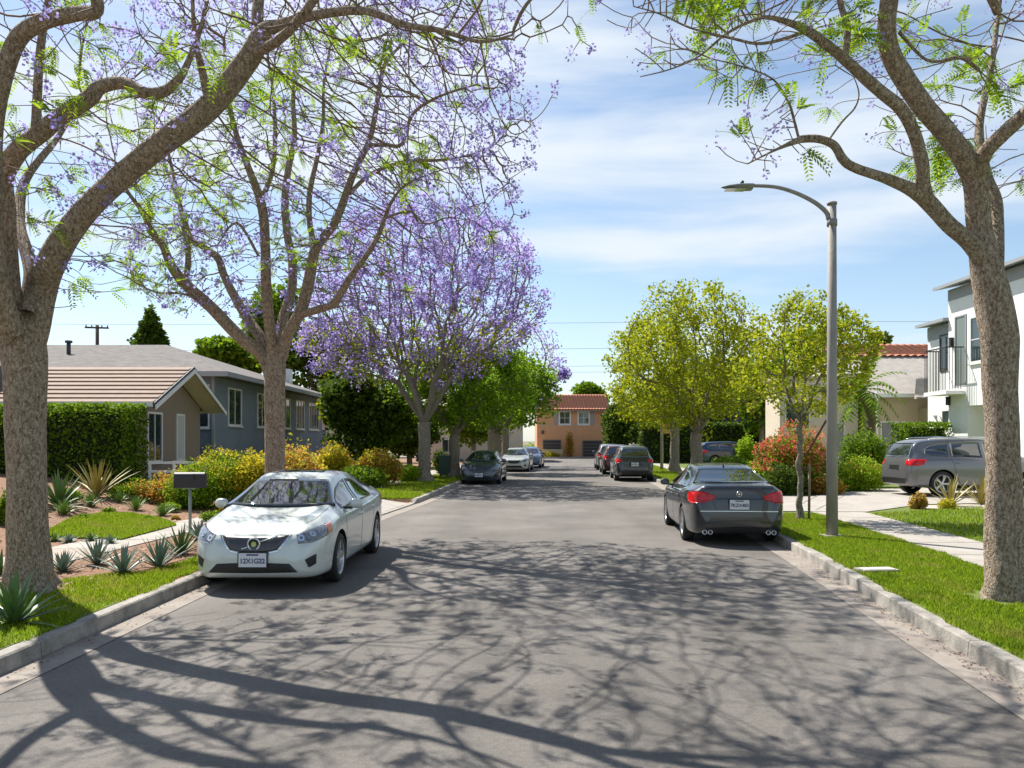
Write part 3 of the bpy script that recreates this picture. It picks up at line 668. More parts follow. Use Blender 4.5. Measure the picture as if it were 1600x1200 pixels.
# near left: silver-white saloon facing the camera
p_white = paint('pearl_paint', (.56, .60, .57), metal=.15, rough=.3)
sp1 = dict(sedan); sp1['panels'] = front_panels+[
    ('side_marker', [(1.93, .81, .835), (1.80, .86, .85)], [(1.99, .835, .715), (1.86, .87, .745)], (.5, .85, .1), m_amber, True)]+rear_panels
sp1['panels'] += [('grille_surround', fr(2.4, [(-.31, .555), (-.15, .518), (0, .512), (.15, .518), (.31, .555)]), fr(2.4, [(-.31, .54), (-.15, .500), (0, .494), (.15, .500), (.31, .54)]), (1, 0, 0), m_chrome, False),
    ('grille_surround', fr(2.4, [(.305, .56), (.38, .65), (.44, .74)]), fr(2.4, [(.32, .548), (.40, .64), (.462, .74)]), (1, 0, 0), m_chrome, True),
    ('sunroof', [(.25, -.36, 1.46), (.25, .36, 1.46)], [(-.45, -.36, 1.46), (-.45, .36, 1.46)], (0, 0, 1), m_glass, False)]
sp1['spokes'] = 5
c1, bv1 = make_car('parked_car', sp1, p_white, (-3.26, 12.55, 0), R(-90.5), 'silver white sedan parked at the left kerb facing the camera', 'car', 'cars parked along the street')
h = bv1.ray_cast(Vector((4, 0, .44)), Vector((-1, 0, 0))); plate(c1, h[0].x+.022, .435, 1, '12X1G22')
emblem(c1, bv1, 0, .63, 1, True); bulbs(c1, bv1)
for y0_, y1_ in ((.62, .05), (.02, -.5)):
    e = MB(); A_ = []
    for t in np.linspace(0, 1, 8):
        y_ = y0_+(y1_-y0_)*t; h = bv1.ray_cast(Vector((1.36-.13*t-.12*abs(y_)**2, y_, 3)), Vector((0, 0, -1))); A_.append(h[0]+Vector((0, 0, .018)))
    e.tube(A_, .009, 5); e.build('wiper', m_black, c1)
# near right: dark grey saloon seen from behind
p_grey = paint('graphite_paint', (.036, .040, .048), metal=.6, rough=.26)
sp2 = dict(sedan); sp2['panels'] = [p for p in front_panels]+rear_panels+[
    ('bumper_line', fr(-2.4, [(-.70, .655), (0, .66), (.70, .655)]), fr(-2.4, [(-.70, .645), (0, .650), (.70, .645)]), (-1, 0, 0), m_chrome, False),
    ('tail_trim', fr(-2.4, [(-.44, .885), (0, .885), (.44, .885)]), fr(-2.4, [(-.43, .87), (0, .87), (.43, .87)]), (-1, 0, 0), m_black, False)]
sp2['lines'] = sedan['lines']+[([(-2.4, -.47, .87), (-2.4, -.44, .76), (-2.4, -.40, .67)], [(-2.4, -.478, .87), (-2.4, -.448, .76), (-2.4, -.408, .67)], (-1, 0, 0)), ([(-2.4, .47, .87), (-2.4, .44, .76), (-2.4, .40, .67)], [(-2.4, .478, .87), (-2.4, .448, .76), (-2.4, .408, .67)], (-1, 0, 0))]
sp2['chrome_win'] = False; sp2['spokes'] = 7
sp2['mirmat'] = m_black
c2, bv2 = make_car('parked_car', sp2, p_grey, (4.34, 17.0, 0), R(90-4.5), 'dark grey sedan with red taillights parked at the right kerb', 'car', 'cars parked along the street')
h = bv2.ray_cast(Vector((-4, 0, .77)), Vector((1, 0, 0))); plate(c2, h[0].x-.02, .775, -1, '7KZX483', R(-4))
emblem(c2, bv2, 0, .965, -1, r=.045)
for sd in (1, -1):
    e = MB()
    for k in (0, 1): e.lathe([(.034, 0), (.042, 0), (.042, .12), (.034, .12)], 16, mat=Matrix.Translation((-2.40, sd*(.52+k*.1), .265)) @ Matrix.Rotation(R(90), 4, 'Y'), closed=True); e.lathe([(0, .02), (.035, .02)], 16, 1, mat=Matrix.Translation((-2.40, sd*(.52+k*.1), .265)) @ Matrix.Rotation(R(90), 4, 'Y'))
    e.build('exhaust_pipe', [m_chrome, m_black], c2)
e = MB(); e.prism([Vector((-.72, -.012, 1.40)), Vector((-.86, -.012, 1.385)), Vector((-.84, -.012, 1.455)), Vector((-.80, -.012, 1.455))], (0, .024, 0)); e.build('roof_aerial', m_black, c2)
# suv
suv = dict(L=4.72, R=.37, wheels=(1.42, -1.34), track=.80, gw=.62, ww=.235,
    top=[(-2.36, .60), (-2.34, .85), (-2.30, 1.05), (-2.22, 1.25), (-2.10, 1.48), (-1.98, 1.60), (-1.7, 1.665), (-.8, 1.71), (0, 1.715), (.4, 1.68), (.75, 1.58), (1.30, 1.17), (1.42, 1.12), (1.8, 1.05), (2.1, .96), (2.25, .85), (2.32, .70), (2.36, .55)],
    belt=[(-2.36, .55), (-2.33, .80), (-2.26, .99), (-2.0, 1.08), (-1, 1.09), (0, 1.06), (1, 1.03), (1.4, 1.0), (1.8, .95), (2.1, .86), (2.25, .76), (2.33, .62), (2.36, .5)],
    wid=[(-2.36, .64), (-2.33, .74), (-2.25, .83), (-2.05, .89), (-1.5, .925), (0, .935), (1.4, .93), (1.8, .905), (2.05, .85), (2.2, .76), (2.3, .66), (2.34, .56), (2.36, .46)],
    bot=[(-2.36, .46), (-2.32, .34), (-2.15, .28), (-1.5, .25), (1.6, .24), (2.1, .26), (2.27, .30), (2.33, .34), (2.36, .42)],
    seams=[[(1.02, .36), (1.08, .65), (1.04, 1.0)], [(.0, .33), (-.02, .7), (-.04, 1.05)], [(-.94, .70), (-.98, .88), (-1.06, 1.06)], [(-.94, .70), (-.84, .48), (-.8, .33)]],
    lines=[], trim=[([(.97, .9, .33), (-.88, .9, .33)], [(.97, .9, .26), (-.88, .9, .26)], (0, 1, 0))],
    glass=[([(.96, 1.17), (.68, 1.42), (.42, 1.55), (.03, 1.60)], [(1.0, 1.12), (.7, 1.115), (.4, 1.12), (.03, 1.13)]),
           ([(-.05, 1.60), (-.4, 1.61), (-.7, 1.60), (-.98, 1.585)], [(-.05, 1.13), (-.4, 1.14), (-.7, 1.15), (-1.04, 1.16)]),
           ([(-1.06, 1.58), (-1.4, 1.555), (-1.66, 1.48), (-1.80, 1.38)], [(-1.12, 1.165), (-1.4, 1.18), (-1.6, 1.20), (-1.84, 1.27)])],
    wind=([(.72, -.58, 1.56), (.80, 0, 1.56), (.72, .58, 1.56)], [(1.16, -.80, 1.14), (1.32, 0, 1.17), (1.16, .80, 1.14)]),
    rear=([(-2.02, -.56, 1.56), (-2.06, 0, 1.56), (-2.02, .56, 1.56)], [(-2.25, -.68, 1.17), (-2.29, 0, 1.15), (-2.25, .68, 1.17)]), rdir=(-1, 0, .35),
    mirror=(.80, 1.17), mw=1.0, handles=[(.10, .96), (-.86, .98)], panels=[], spokes=5)
suv_rear = [('taillight', [(-2.30, .60, 1.06), (-2.2, .76, 1.08), (-2.0, .90, 1.09), (-1.86, .93, 1.07)], [(-2.33, .60, .93), (-2.24, .78, .89), (-2.05, .90, .90), (-1.96, .93, .94)], (-.72, .69, .05), m_red, True),
    ('lower_bumper', fr(-2.36, [(-.66, .52), (0, .53), (.66, .52)]), fr(-2.36, [(-.62, .36), (0, .35), (.62, .36)]), (-1, 0, 0), m_black, False),
    ('number_recess', fr(-2.36, [(-.26, .90), (.26, .90)]), fr(-2.36, [(-.26, .74), (.26, .74)]), (-1, 0, 0), m_black, False)]
suv_front = [('grille', fr(2.36, [(-.42, .84), (.42, .84)]), fr(2.36, [(-.34, .64), (.34, .64)]), (1, 0, 0), m_grille, False),
    ('headlight', [(2.24, .48, .83), (2.12, .66, .87), (1.9, .84, .93)], [(2.28, .50, .73), (2.2, .70, .75), (2.0, .85, .80)], (.75, .66, .15), m_lamp, True)]
sp3 = dict(suv); sp3['panels'] = suv_rear+suv_front
p_suv = paint('grey_blue_paint', (.16, .16, .17), metal=.5, rough=.28)
c3, bv3 = make_car('parked_suv', sp3, p_suv, (15.0, 26.4, .165), R(4), 'grey suv parked side on in the right driveway before the white house', 'suv')
c3.scale = (1.06, 1.06, 1.09)
for sd in (1, -1):
    e = MB(); e.tube([(.5, sd*.60, 1.66), (.42, sd*.60, 1.715), (-.6, sd*.60, 1.745), (-1.5, sd*.59, 1.71), (-1.6, sd*.59, 1.665)], .015, 6); e.build('roof_rail', m_chrome, c3)
p_dark = paint('dark_suv_paint', (.055, .06, .066), metal=.5)
c4, bv4 = make_car('parked_suv', sp3, p_dark, (5.93, 40.0, 0), R(90-3.4), 'dark grey suv farther up the right kerb seen from behind', 'suv', 'cars parked along the street', 1)
plate(c4, bv4.ray_cast(Vector((-4, 0, .82)), Vector((1, 0, 0)))[0].x-.025, .82, -1, '6FTR210')
p_mar = paint('maroon_paint', (.10, .03, .035), metal=.4)
make_car('parked_suv', sp3, p_mar, (6.2, 47.5, 0), R(90-3.5), 'maroon suv half hidden ahead of the dark suv on the right', 'suv', 'cars parked along the street', 1)
make_car('parked_suv', sp3, paint('silver_paint', (.34, .35, .36)), (6.6, 54.5, 0), R(90-3.5), 'pale suv at the far end of the right hand row', 'suv', 'cars parked along the street', 1)
sp4 = dict(sedan); sp4['panels'] = front_panels+rear_panels
p_slate = paint('slate_paint', (.07, .085, .105), metal=.5)
c5, bv5 = make_car('parked_car', sp4, p_slate, (-1.28, 37.4, 0), R(-90-4), 'dark slate sedan facing us beyond the purple tree on the left', 'car', 'cars parked along the street', 1)
plate(c5, bv5.ray_cast(Vector((4, 0, .44)), Vector((-1, 0, 0)))[0].x+.022, .435, 1, '5ABK771')
make_car('parked_car', sp4, paint('pale_paint', (.5, .53, .55)), (.35, 51.5, 0), R(-90-6), 'white sedan second in the far left row of parked cars', 'car', 'cars parked along the street', 1)
make_car('parked_car', sp4, paint('blue_paint', (.09, .15, .25)), (1.35, 58.5, 0), R(-90-6), 'blue sedan third in the far left row of parked cars', 'car', 'cars parked along the street', 1)
make_car('parked_suv', sp3, paint('navy_paint', (.02, .045, .10)), (15.4, 57, .16), R(8), 'dark blue car side on beyond the tree trunk on the right', 'car', None, 1)
make_car('parked_car', sp4, paint('black_paint', (.02, .022, .026)), (19.6, 60, .16), R(172), 'black car parked beside the far blue car near the right garden', 'car', None, 1)
# ---------------------------------------------------------------- trees
def smooth_path(pts, rad, k=4):
    A = crom([np.array([*p, r]) for p, r in zip(pts, rad)], k); A = np.array(A); return A[:, :3], A[:, 3]
def limb_tube(mb, pts, rad, n=12, rs=None, bump=.05, cap=True, flare=0):
    """tapered limb with an uneven surface"""
    rs = rs or random.Random(1); pts = [Vector(p) for p in pts]; b = len(mb.v); ref = None
    ph = [rs.uniform(0, 6.28) for _ in range(6)]
    for i, p in enumerate(pts):
        t = (pts[min(i+1, len(pts)-1)]-pts[max(i-1, 0)]).normalized()
        if ref is None: ref = t.orthogonal().normalized()
        ref = (ref-t*ref.dot(t)).normalized(); q = t.cross(ref)
        for k in range(n):
            a = 2*math.pi*k/n; s = i*.9
            r = rad[i]*(1+bump*(math.sin(2*a+ph[0]+s*.35)+.8*math.sin(3*a+ph[1]-s*.5)+.6*math.sin(5*a+ph[2]+s)+rs.uniform(-.6, .6)))
            if flare: r *= 1+flare*math.exp(-max(0, pts[i].z)/.16)*(.35+.65*max(0, math.cos(2.5*a+ph[3]))**1.5)
            mb.v.append(tuple(p+(ref*math.cos(a)+q*math.sin(a))*r))
    for i in range(len(pts)-1):
        for k in range(n): mb.f.append([b+i*n+k, b+i*n+(k+1) % n, b+(i+1)*n+(k+1) % n, b+(i+1)*n+k]); mb.m.append(0); mb.sm.append(True)
    if cap: mb.f.append([b+(len(pts)-1)*n+k for k in range(n)]); mb.m.append(0); mb.sm.append(True)
def colonize(nodes, par, att, step, infl, kill, iters, rg, up=.05, jit=.25, live_from=0):
    pos = np.zeros((60000, 3)); n = len(nodes); pos[:n] = nodes; par = list(par)
    att = att.copy(); best = np.full(len(att), 1e9); bi = np.zeros(len(att), int)
    def upd(lo, hi):
        nonlocal best, bi
        for s in range(lo, hi, 200):
            q = pos[s:min(s+200, hi)]; d = np.linalg.norm(att[:, None]-q[None], axis=2); j = d.argmin(1); dm = d[np.arange(len(att)), j]
            m = dm < best; best[m] = dm[m]; bi[m] = s+j[m]
    upd(live_from, n)
    for it in range(iters):
        if not len(att): break
        act = best < infl
        if not act.any(): break
        idx = bi[act]; d = att[act]-pos[idx]; d /= np.linalg.norm(d, axis=1)[:, None]+1e-9
        un, inv = np.unique(idx, return_inverse=True); s = np.zeros((len(un), 3)); np.add.at(s, inv, d)
        s /= np.linalg.norm(s, axis=1)[:, None]+1e-9
        s += rg.normal(0, jit, s.shape); s[:, 2] += up; s /= np.linalg.norm(s, axis=1)[:, None]
        new = pos[un]+s*step; k = len(new)
        if n+k > 59000: break
        pos[n:n+k] = new; par += list(un); o = n; n += k; upd(o, n)
        m = best > kill; att, best, bi = att[m], best[m], bi[m]
    return pos[:n].copy(), np.array(par, int)
def radii(pos, par, tip, e=2.4, cap=None, n0=0):
    n = len(pos); acc = np.zeros(n); ch = np.zeros(n, int)
    for i in range(1, n): ch[par[i]] += 1
    r = np.zeros(n)
    for i in range(n-1, 0, -1):
        r[i] = tip if ch[i] == 0 else max(tip, acc[i]**(1/e)); acc[par[i]] += r[i]**e
    r[0] = max(tip, acc[0]**(1/e))
    return r, ch
def twig_mesh(name, pos, par, r, mats, parent, n0, K=4, thick=None):
    """every branch a tapered prism; rings shared along the main line"""
    n = len(pos); idx = np.arange(n0, n); p = par[idx]
    d = pos[idx]-pos[p]; d /= np.linalg.norm(d, axis=1)[:, None]+1e-9
    main = np.full(n, -1)
    for i in idx:
        q = par[i]
        if main[q] < 0 or r[i] > r[main[q]]: main[q] = i
    dirs = np.zeros((n, 3)); dirs[idx] = d
    ring = dirs.copy()
    for i in idx:
        m = main[i]
        if m >= 0: ring[i] = dirs[i]+dirs[m]
    ring /= np.linalg.norm(ring, axis=1)[:, None]+1e-9
    def frame(t):
        ref = np.tile(np.array([.31, .87, .12]), (len(t), 1)); ref -= t*(ref*t).sum(1)[:, None]; ref /= np.linalg.norm(ref, axis=1)[:, None]+1e-9
        return ref, np.cross(t, ref)
    a = 2*np.pi*np.arange(K)/K; ca, sa = np.cos(a), np.sin(a)
    u, v = frame(ring[idx]); end = pos[idx][:, None]+(u[:, None]*ca[:, None]+v[:, None]*sa[:, None])*r[idx][:, None, None]
    cont = (main[p] == idx) & (p >= n0)
    rp = np.where(cont, r[p], np.minimum(r[idx]*1.25, r[p])); tdir = np.where(cont[:, None], ring[p], dirs[idx])
    u, v = frame(tdir); st = pos[p][:, None]+(u[:, None]*ca[:, None]+v[:, None]*sa[:, None])*rp[:, None, None]
    V = np.concatenate([st, end], 1).reshape(-1, 3); m = len(idx); base = np.arange(m)[:, None]*2*K
    Fc = np.concatenate([np.stack([base[:, 0]+k, base[:, 0]+(k+1) % K, base[:, 0]+K+(k+1) % K, base[:, 0]+K+k], 1) for k in range(K)])
    return mesh_np(name, V, Fc, mats, parent, smooth=True)
def relax(pos, par, n0, it=2):
    for _ in range(it):
        n = len(pos); cs = np.zeros_like(pos); cc = np.zeros(n)
        np.add.at(cs, par[n0:], pos[n0:]); np.add.at(cc, par[n0:], 1)
        m = np.arange(n) >= n0; has = m & (cc > 0); q = pos.copy()
        q[has] = .5*pos[has]+.25*pos[par[has]]+.25*cs[has]/cc[has][:, None]; pos = q
    return pos
def rvec(rg, n):
    d = rg.normal(0, 1, (n, 3)); return d/np.linalg.norm(d, axis=1)[:, None]
def leaf_quads(c, size, rg, aspect=.45, up=.35, out=None, sv_=.35):
    """diamond leaves at points c"""
    n = len(c); d = rvec(rg, n); 
    if out is not None: d = d+out*.8
    d[:, 2] *= .7; d /= np.linalg.norm(d, axis=1)[:, None]+1e-9
    w = rvec(rg, n); w[:, 2] *= (1-up); w -= d*(w*d).sum(1)[:, None]; w /= np.linalg.norm(w, axis=1)[:, None]+1e-9
    s = size*rg.uniform(1-sv_, 1+sv_, n)[:, None]; nn = np.cross(d, w)
    V = np.stack([c, c+d*s*.5+w*s*aspect+nn*s*.08, c+d*s, c+d*s*.5-w*s*aspect+nn*s*.08], 1).reshape(-1, 3)
    return V, np.arange(4*n).reshape(n, 4)
def pinnate(c, dirs, length, pairs, rg, lw=.28):
    """fern-like jacaranda leaves"""
    n = len(c); d = dirs+rg.normal(0, .55, (n, 3)); d /= np.linalg.norm(d, axis=1)[:, None]
    w = np.cross(d, np.array([0, 0, 1.0])+rg.normal(0, .35, (n, 3))); w /= np.linalg.norm(w, axis=1)[:, None]+1e-9
    L_ = length*rg.uniform(.6, 1.25, n)[:, None]; out = []
    for k in range(pairs):
        t = (k+1.0)/pairs; ll = L_*lw*(1-.55*abs(t-.45))
        b_ = c+d*L_*t; b_[:, 2] -= (L_[:, 0]*t*t*.28)
        for sg in (1, -1):
            q = w*sg*.9+d*.45; q[:, 2] -= .15; tip = b_+q*ll; side = np.cross(q, np.cross(d, w))*ll*.19
            out.append(np.stack([b_, (b_+tip)/2+side, tip, (b_+tip)/2-side], 1))
    V = np.concatenate(out).reshape(-1, 3); return V, np.arange(len(V)).reshape(-1, 4)
m_purpleN = leafmat('near_bloom', [(.20, .17, .42), (.30, .26, .57), (.40, .36, .66), (.23, .18, .38)], trans=.4, spec=.1)
m_purple = leafmat('jacaranda_bloom', [(.22, .16, .42), (.33, .25, .56), (.43, .35, .64), (.27, .18, .38)], trans=.45, spec=.1)
m_leafG = leafmat('fresh_leaf', [(.10, .19, .010), (.19, .30, .015), (.29, .38, .02), (.14, .23, .02)], trans=.5)
m_leafY = leafmat('yellow_green_leaf', [(.15, .20, .010), (.27, .31, .012), (.39, .39, .016), (.19, .25, .02)], trans=.42)
m_leafD = leafmat('dark_leaf', [(.035, .065, .009), (.07, .115, .012), (.12, .175, .018)], trans=.3)
m_leafM = leafmat('mid_leaf', [(.06, .12, .008), (.12, .20, .010), (.19, .28, .015)], trans=.4)
def hand_limbs(spec, sc=.93):
    """spec: lists of (px, py, depth, radius); returns smooth paths"""
    out = []
    for l in spec: out.append(smooth_path([P(a, b_, c) for a, b_, c, _ in l], [r*sc for *_, r in l], 5))
    return out
def ell(rg, n, c, r, lo=.55, floor=None):
    d = rvec(rg, n); q = (rg.uniform(lo**3, 1, n)**(1/3))[:, None]; p = np.array(c)+d*q*np.array(r)
    return p if floor is None else p[p[:, 2] > floor]
def jacaranda(name, base, limbs, blobs, rg, label, step=.26, natt=900, infl=2.2, kill=.42, tip=.006, clus=.14, fl=16, fsize=.035, green=None, gl=.26, gn=5, tipfl=1.0, group=None, mi=None, seed_skip=8, root_flare=True, maxr=.05, leaf_pairs=8, twK=4, jit=.28, bark=None, purple_f=None, up=.06, fmat=None):
    root = empty(name, base, 0, label, 'tree', group); bx_ = np.array(base)
    mb = MB(); rs = random.Random(5)
    nodes, par, cap = [], [], []
    for i, (pt, rd) in enumerate(limbs):
        limb_tube(mb, [Vector(p)-Vector(base) for p in pt], rd, n=(40 if i == 0 else 16) if rd[0] > .1 else 8, rs=rs, bump=.03, flare=.55 if i == 0 else 0)
        last = -1
        for k, p in enumerate(pt):
            if i == 0 and k < seed_skip: continue
            nodes.append(p); par.append(last if last >= 0 else max(len(nodes)-1, 0)); last = len(nodes)-1; cap.append(rd[k])
    if False:
        r0 = limbs[0][1][2]
        for k in range(7):
            a = k*.9+rs.uniform(-.25, .25); q = Vector((math.cos(a), math.sin(a), 0)); l = rs.uniform(1.5, 2.3)
            limb_tube(mb, [q*r0*.45+Vector((0, 0, .42)), q*r0*.85+Vector((0, 0, .20)), q*r0*(1+.35*l*.5)+Vector((0, 0, .07)), q*r0*(1+.35*l)+Vector((0, 0, -.03))], [r0*.5, r0*.42, r0*.27, r0*.12], 8, rs, .08)
    tr = mb.build('trunk', bark or m_barkA, root)
    nodes = np.array(nodes); n0 = len(nodes)
    att = np.concatenate([ell(rg, int(natt*w), c, r, lo) for w, c, r, lo in blobs])
    pos, par = colonize(nodes, par, att, step, infl, kill, 160, rg, up=up, jit=jit)
    # main lines stay where they are, new wood is relaxed
    pos = relax(pos, par, n0, 2)
    par[:n0] = np.minimum(par[:n0], np.arange(n0)); 
    n = len(pos); ch = np.zeros(n, int); acc = np.zeros(n); r = np.zeros(n); e = 2.25
    for i in range(n0, n): ch[par[i]] += 1
    for i in range(n-1, n0-1, -1):
        r[i] = tip if ch[i] == 0 else min(maxr, max(tip, acc[i]**(1/e))); acc[par[i]] += r[i]**e
    r[:n0] = cap
    lp = pos-bx_
    twig_mesh('branches', lp, par, r, m_twig if bark is None else m_twigG, root, n0, K=twK)
    tips = np.where((ch == 0) & (np.arange(n) >= n0))[0]; inner = np.where((ch > 0) & (r < .02) & (np.arange(n) >= n0))[0]
    td = lp[tips]-lp[par[tips]]; td /= np.linalg.norm(td, axis=1)[:, None]+1e-9
    sel = rg.uniform(0, 1, len(tips)) < tipfl
    if purple_f is not None: sel &= rg.uniform(0, 1, len(tips)) < purple_f(pos[tips])
    c0 = lp[tips[sel]]
    if len(c0) and fl:
        nf = fl; c = np.repeat(c0+td[sel]*clus*.5, nf, 0); off = rvec(rg, len(c))*(rg.uniform(0, 1, len(c))**.5)[:, None]*clus*np.repeat(rg.uniform(.5, 1.3, len(c0)), nf)[:, None]
        off[:, 2] *= 1.2; V, Fc = leaf_quads(c+off, fsize, rg, .5, 0, off/clus); mesh_np('blossoms', V, Fc, fmat or m_purpleN, root)
    if green is not None:
        pool = np.concatenate([tips, inner]); k = rg.uniform(0, 1, len(pool)) < green(pos[pool]); g = pool[k]
        if len(g):
            gd = lp[g]-lp[par[g]]; gd /= np.linalg.norm(gd, axis=1)[:, None]+1e-9
            c = np.repeat(lp[g], gn, 0); V, Fc = pinnate(c, np.repeat(gd, gn, 0), gl, leaf_pairs, rg); mesh_np('foliage', V, Fc, mi or m_leafG, root)
    return root, pos, par
def px_of(p): return 800+F*p[:, 0]/p[:, 1], HY-(p[:, 2]-H)*F/p[:, 1]
def blobs_green(cs):     # clumps of leaf around picture points of the tree (px, py, radius px)
    def f(p):
        x, y = px_of(p); v = np.full(len(p), .03)
        for cx, cy, rr, a in cs: v = np.maximum(v, a*np.exp(-((x-cx)**2+(y-cy)**2)/(rr*rr)))
        return v
    return f
m_leafB = leafmat('bright_leaf', [(.07, .14, .006), (.14, .25, .010), (.24, .34, .015)], trans=.4)
m_twigL = principled('pale_twig', (.19, .15, .10), .9, var=(.31, .25, .18), scale=5)
rg = np.random.default_rng(21)
# near left tree ------------------------------------------------
dA = G(45, 922).y; A0 = tuple(G(45, 922)-Vector((0, 0, .03)))
LA = [
 [(50, 938, dA, .30), (48, 925, dA, .28), (47, 912, dA, .27), (46, 885, dA, .26), (44, 850, dA, .25), (42, 750, dA, .235), (40, 620, dA, .24), (36, 545, dA, .265), (30, 505, dA, .26), (20, 470, dA, .20)],
 [(46, 560, dA, .15), (58, 505, dA, .165), (68, 450, dA, .165), (80, 410, 9.4, .165), (115, 352, 9.3, .15), (180, 285, 9.1, .142), (250, 226, 8.9, .14), (330, 165, 8.8, .135), (388, 92, 8.6, .125), (410, 52, 8.5, .105), (440, 38, 8.4, .06), (500, 22, 8.2, .05), (570, 17, 8.0, .042), (630, 38, 7.9, .035), (690, 48, 7.8, .028), (750, 65, 7.7, .018), (800, 55, 7.6, .010)],
 [(22, 545, dA, .15), (12, 480, 9.4, .17), (6, 400, 9.3, .16), (3, 330, 9.2, .15), (2, 280, 9.1, .13), (25, 240, 9.0, .115), (58, 212, 8.9, .105), (95, 182, 8.8, .095), (138, 155, 8.7, .09), (158, 135, 8.7, .08), (195, 130, 8.6, .07), (225, 145, 8.5, .065), (255, 143, 8.5, .06), (278, 125, 8.4, .05), (295, 95, 8.4, .035), (320, 20, 8.3, .022), (330, -60, 8.2, .012)],
 [(14, 520, 9.3, .15), (-4, 450, 9.0, .15), (-14, 380, 8.8, .14), (-16, 300, 8.6, .13), (-12, 200, 8.5, .11), (5, 120, 8.4, .10), (28, 60, 8.3, .095), (70, 33, 8.2, .085), (115, 22, 8.1, .075), (152, 15, 8.0, .07), (140, -30, 7.9, .05), (120, -120, 7.8, .03)],
 [(56, 214, 8.9, .06), (58, 150, 8.9, .052), (64, 70, 8.8, .045), (74, 10, 8.8, .04), (85, -60, 8.7, .025)],
 [(40, 490, 9.4, .10), (48, 420, 9.7, .09), (30, 350, 10.2, .08), (40, 280, 10.8, .06), (90, 215, 11.2, .04), (130, 150, 11.5, .02)],
 [(408, 60, 8.5, .08), (402, 20, 8.6, .07), (415, -40, 8.8, .06), (455, -130, 9.2, .045), (500, -220, 9.6, .03)],
 [(330, 166, 8.8, .07), (318, 120, 8.7, .05), (305, 60, 8.5, .03), (300, -20, 8.3, .02)],
 [(395, 85, 8.6, .06), (450, 50, 8.0, .05), (520, -40, 7.6, .04), (600, -150, 7.3, .025)],
 [(-12, 250, 8.5, .08), (-100, 150, 8.0, .07), (-160, 20, 7.4, .05), (-120, -150, 7.0, .035), (-60, -280, 6.8, .02)],
]
gA = blobs_green([(110, 130, 55, .55), (150, 70, 40, .4), (300, 110, 50, .5), (240, 280, 45, .5), (90, 290, 55, .45), (190, 190, 45, .4), (380, 130, 45, .4), (70, 350, 45, .5), (540, 60, 30, .3), (30, 200, 60, .3)])
jacaranda('jacaranda_tree', A0, hand_limbs(LA), [(1.0, (-3.3, 9.3, 7.6), (4.6, 3.6, 3.4), .25), (.35, (-.8, 8.4, 8.2), (2.6, 2.4, 1.6), .1), (.22, (-5.0, 9.8, 5.2), (1.8, 2.0, 1.8), .2), (.25, (-1.5, 6.6, 8.6), (3.0, 1.8, 1.5), .1), (.45, (-.6, 10.6, 9.8), (4.2, 3.0, 1.7), .1)], rg,
    'thick trunked jacaranda at the left edge with limbs arching over the road', natt=2000, step=.17, kill=.25, infl=1.8, tip=.0048, clus=.11, fl=24, fsize=.037, tipfl=.45, green=gA, gn=5, gl=.22, maxr=.035, up=.03, jit=.3)
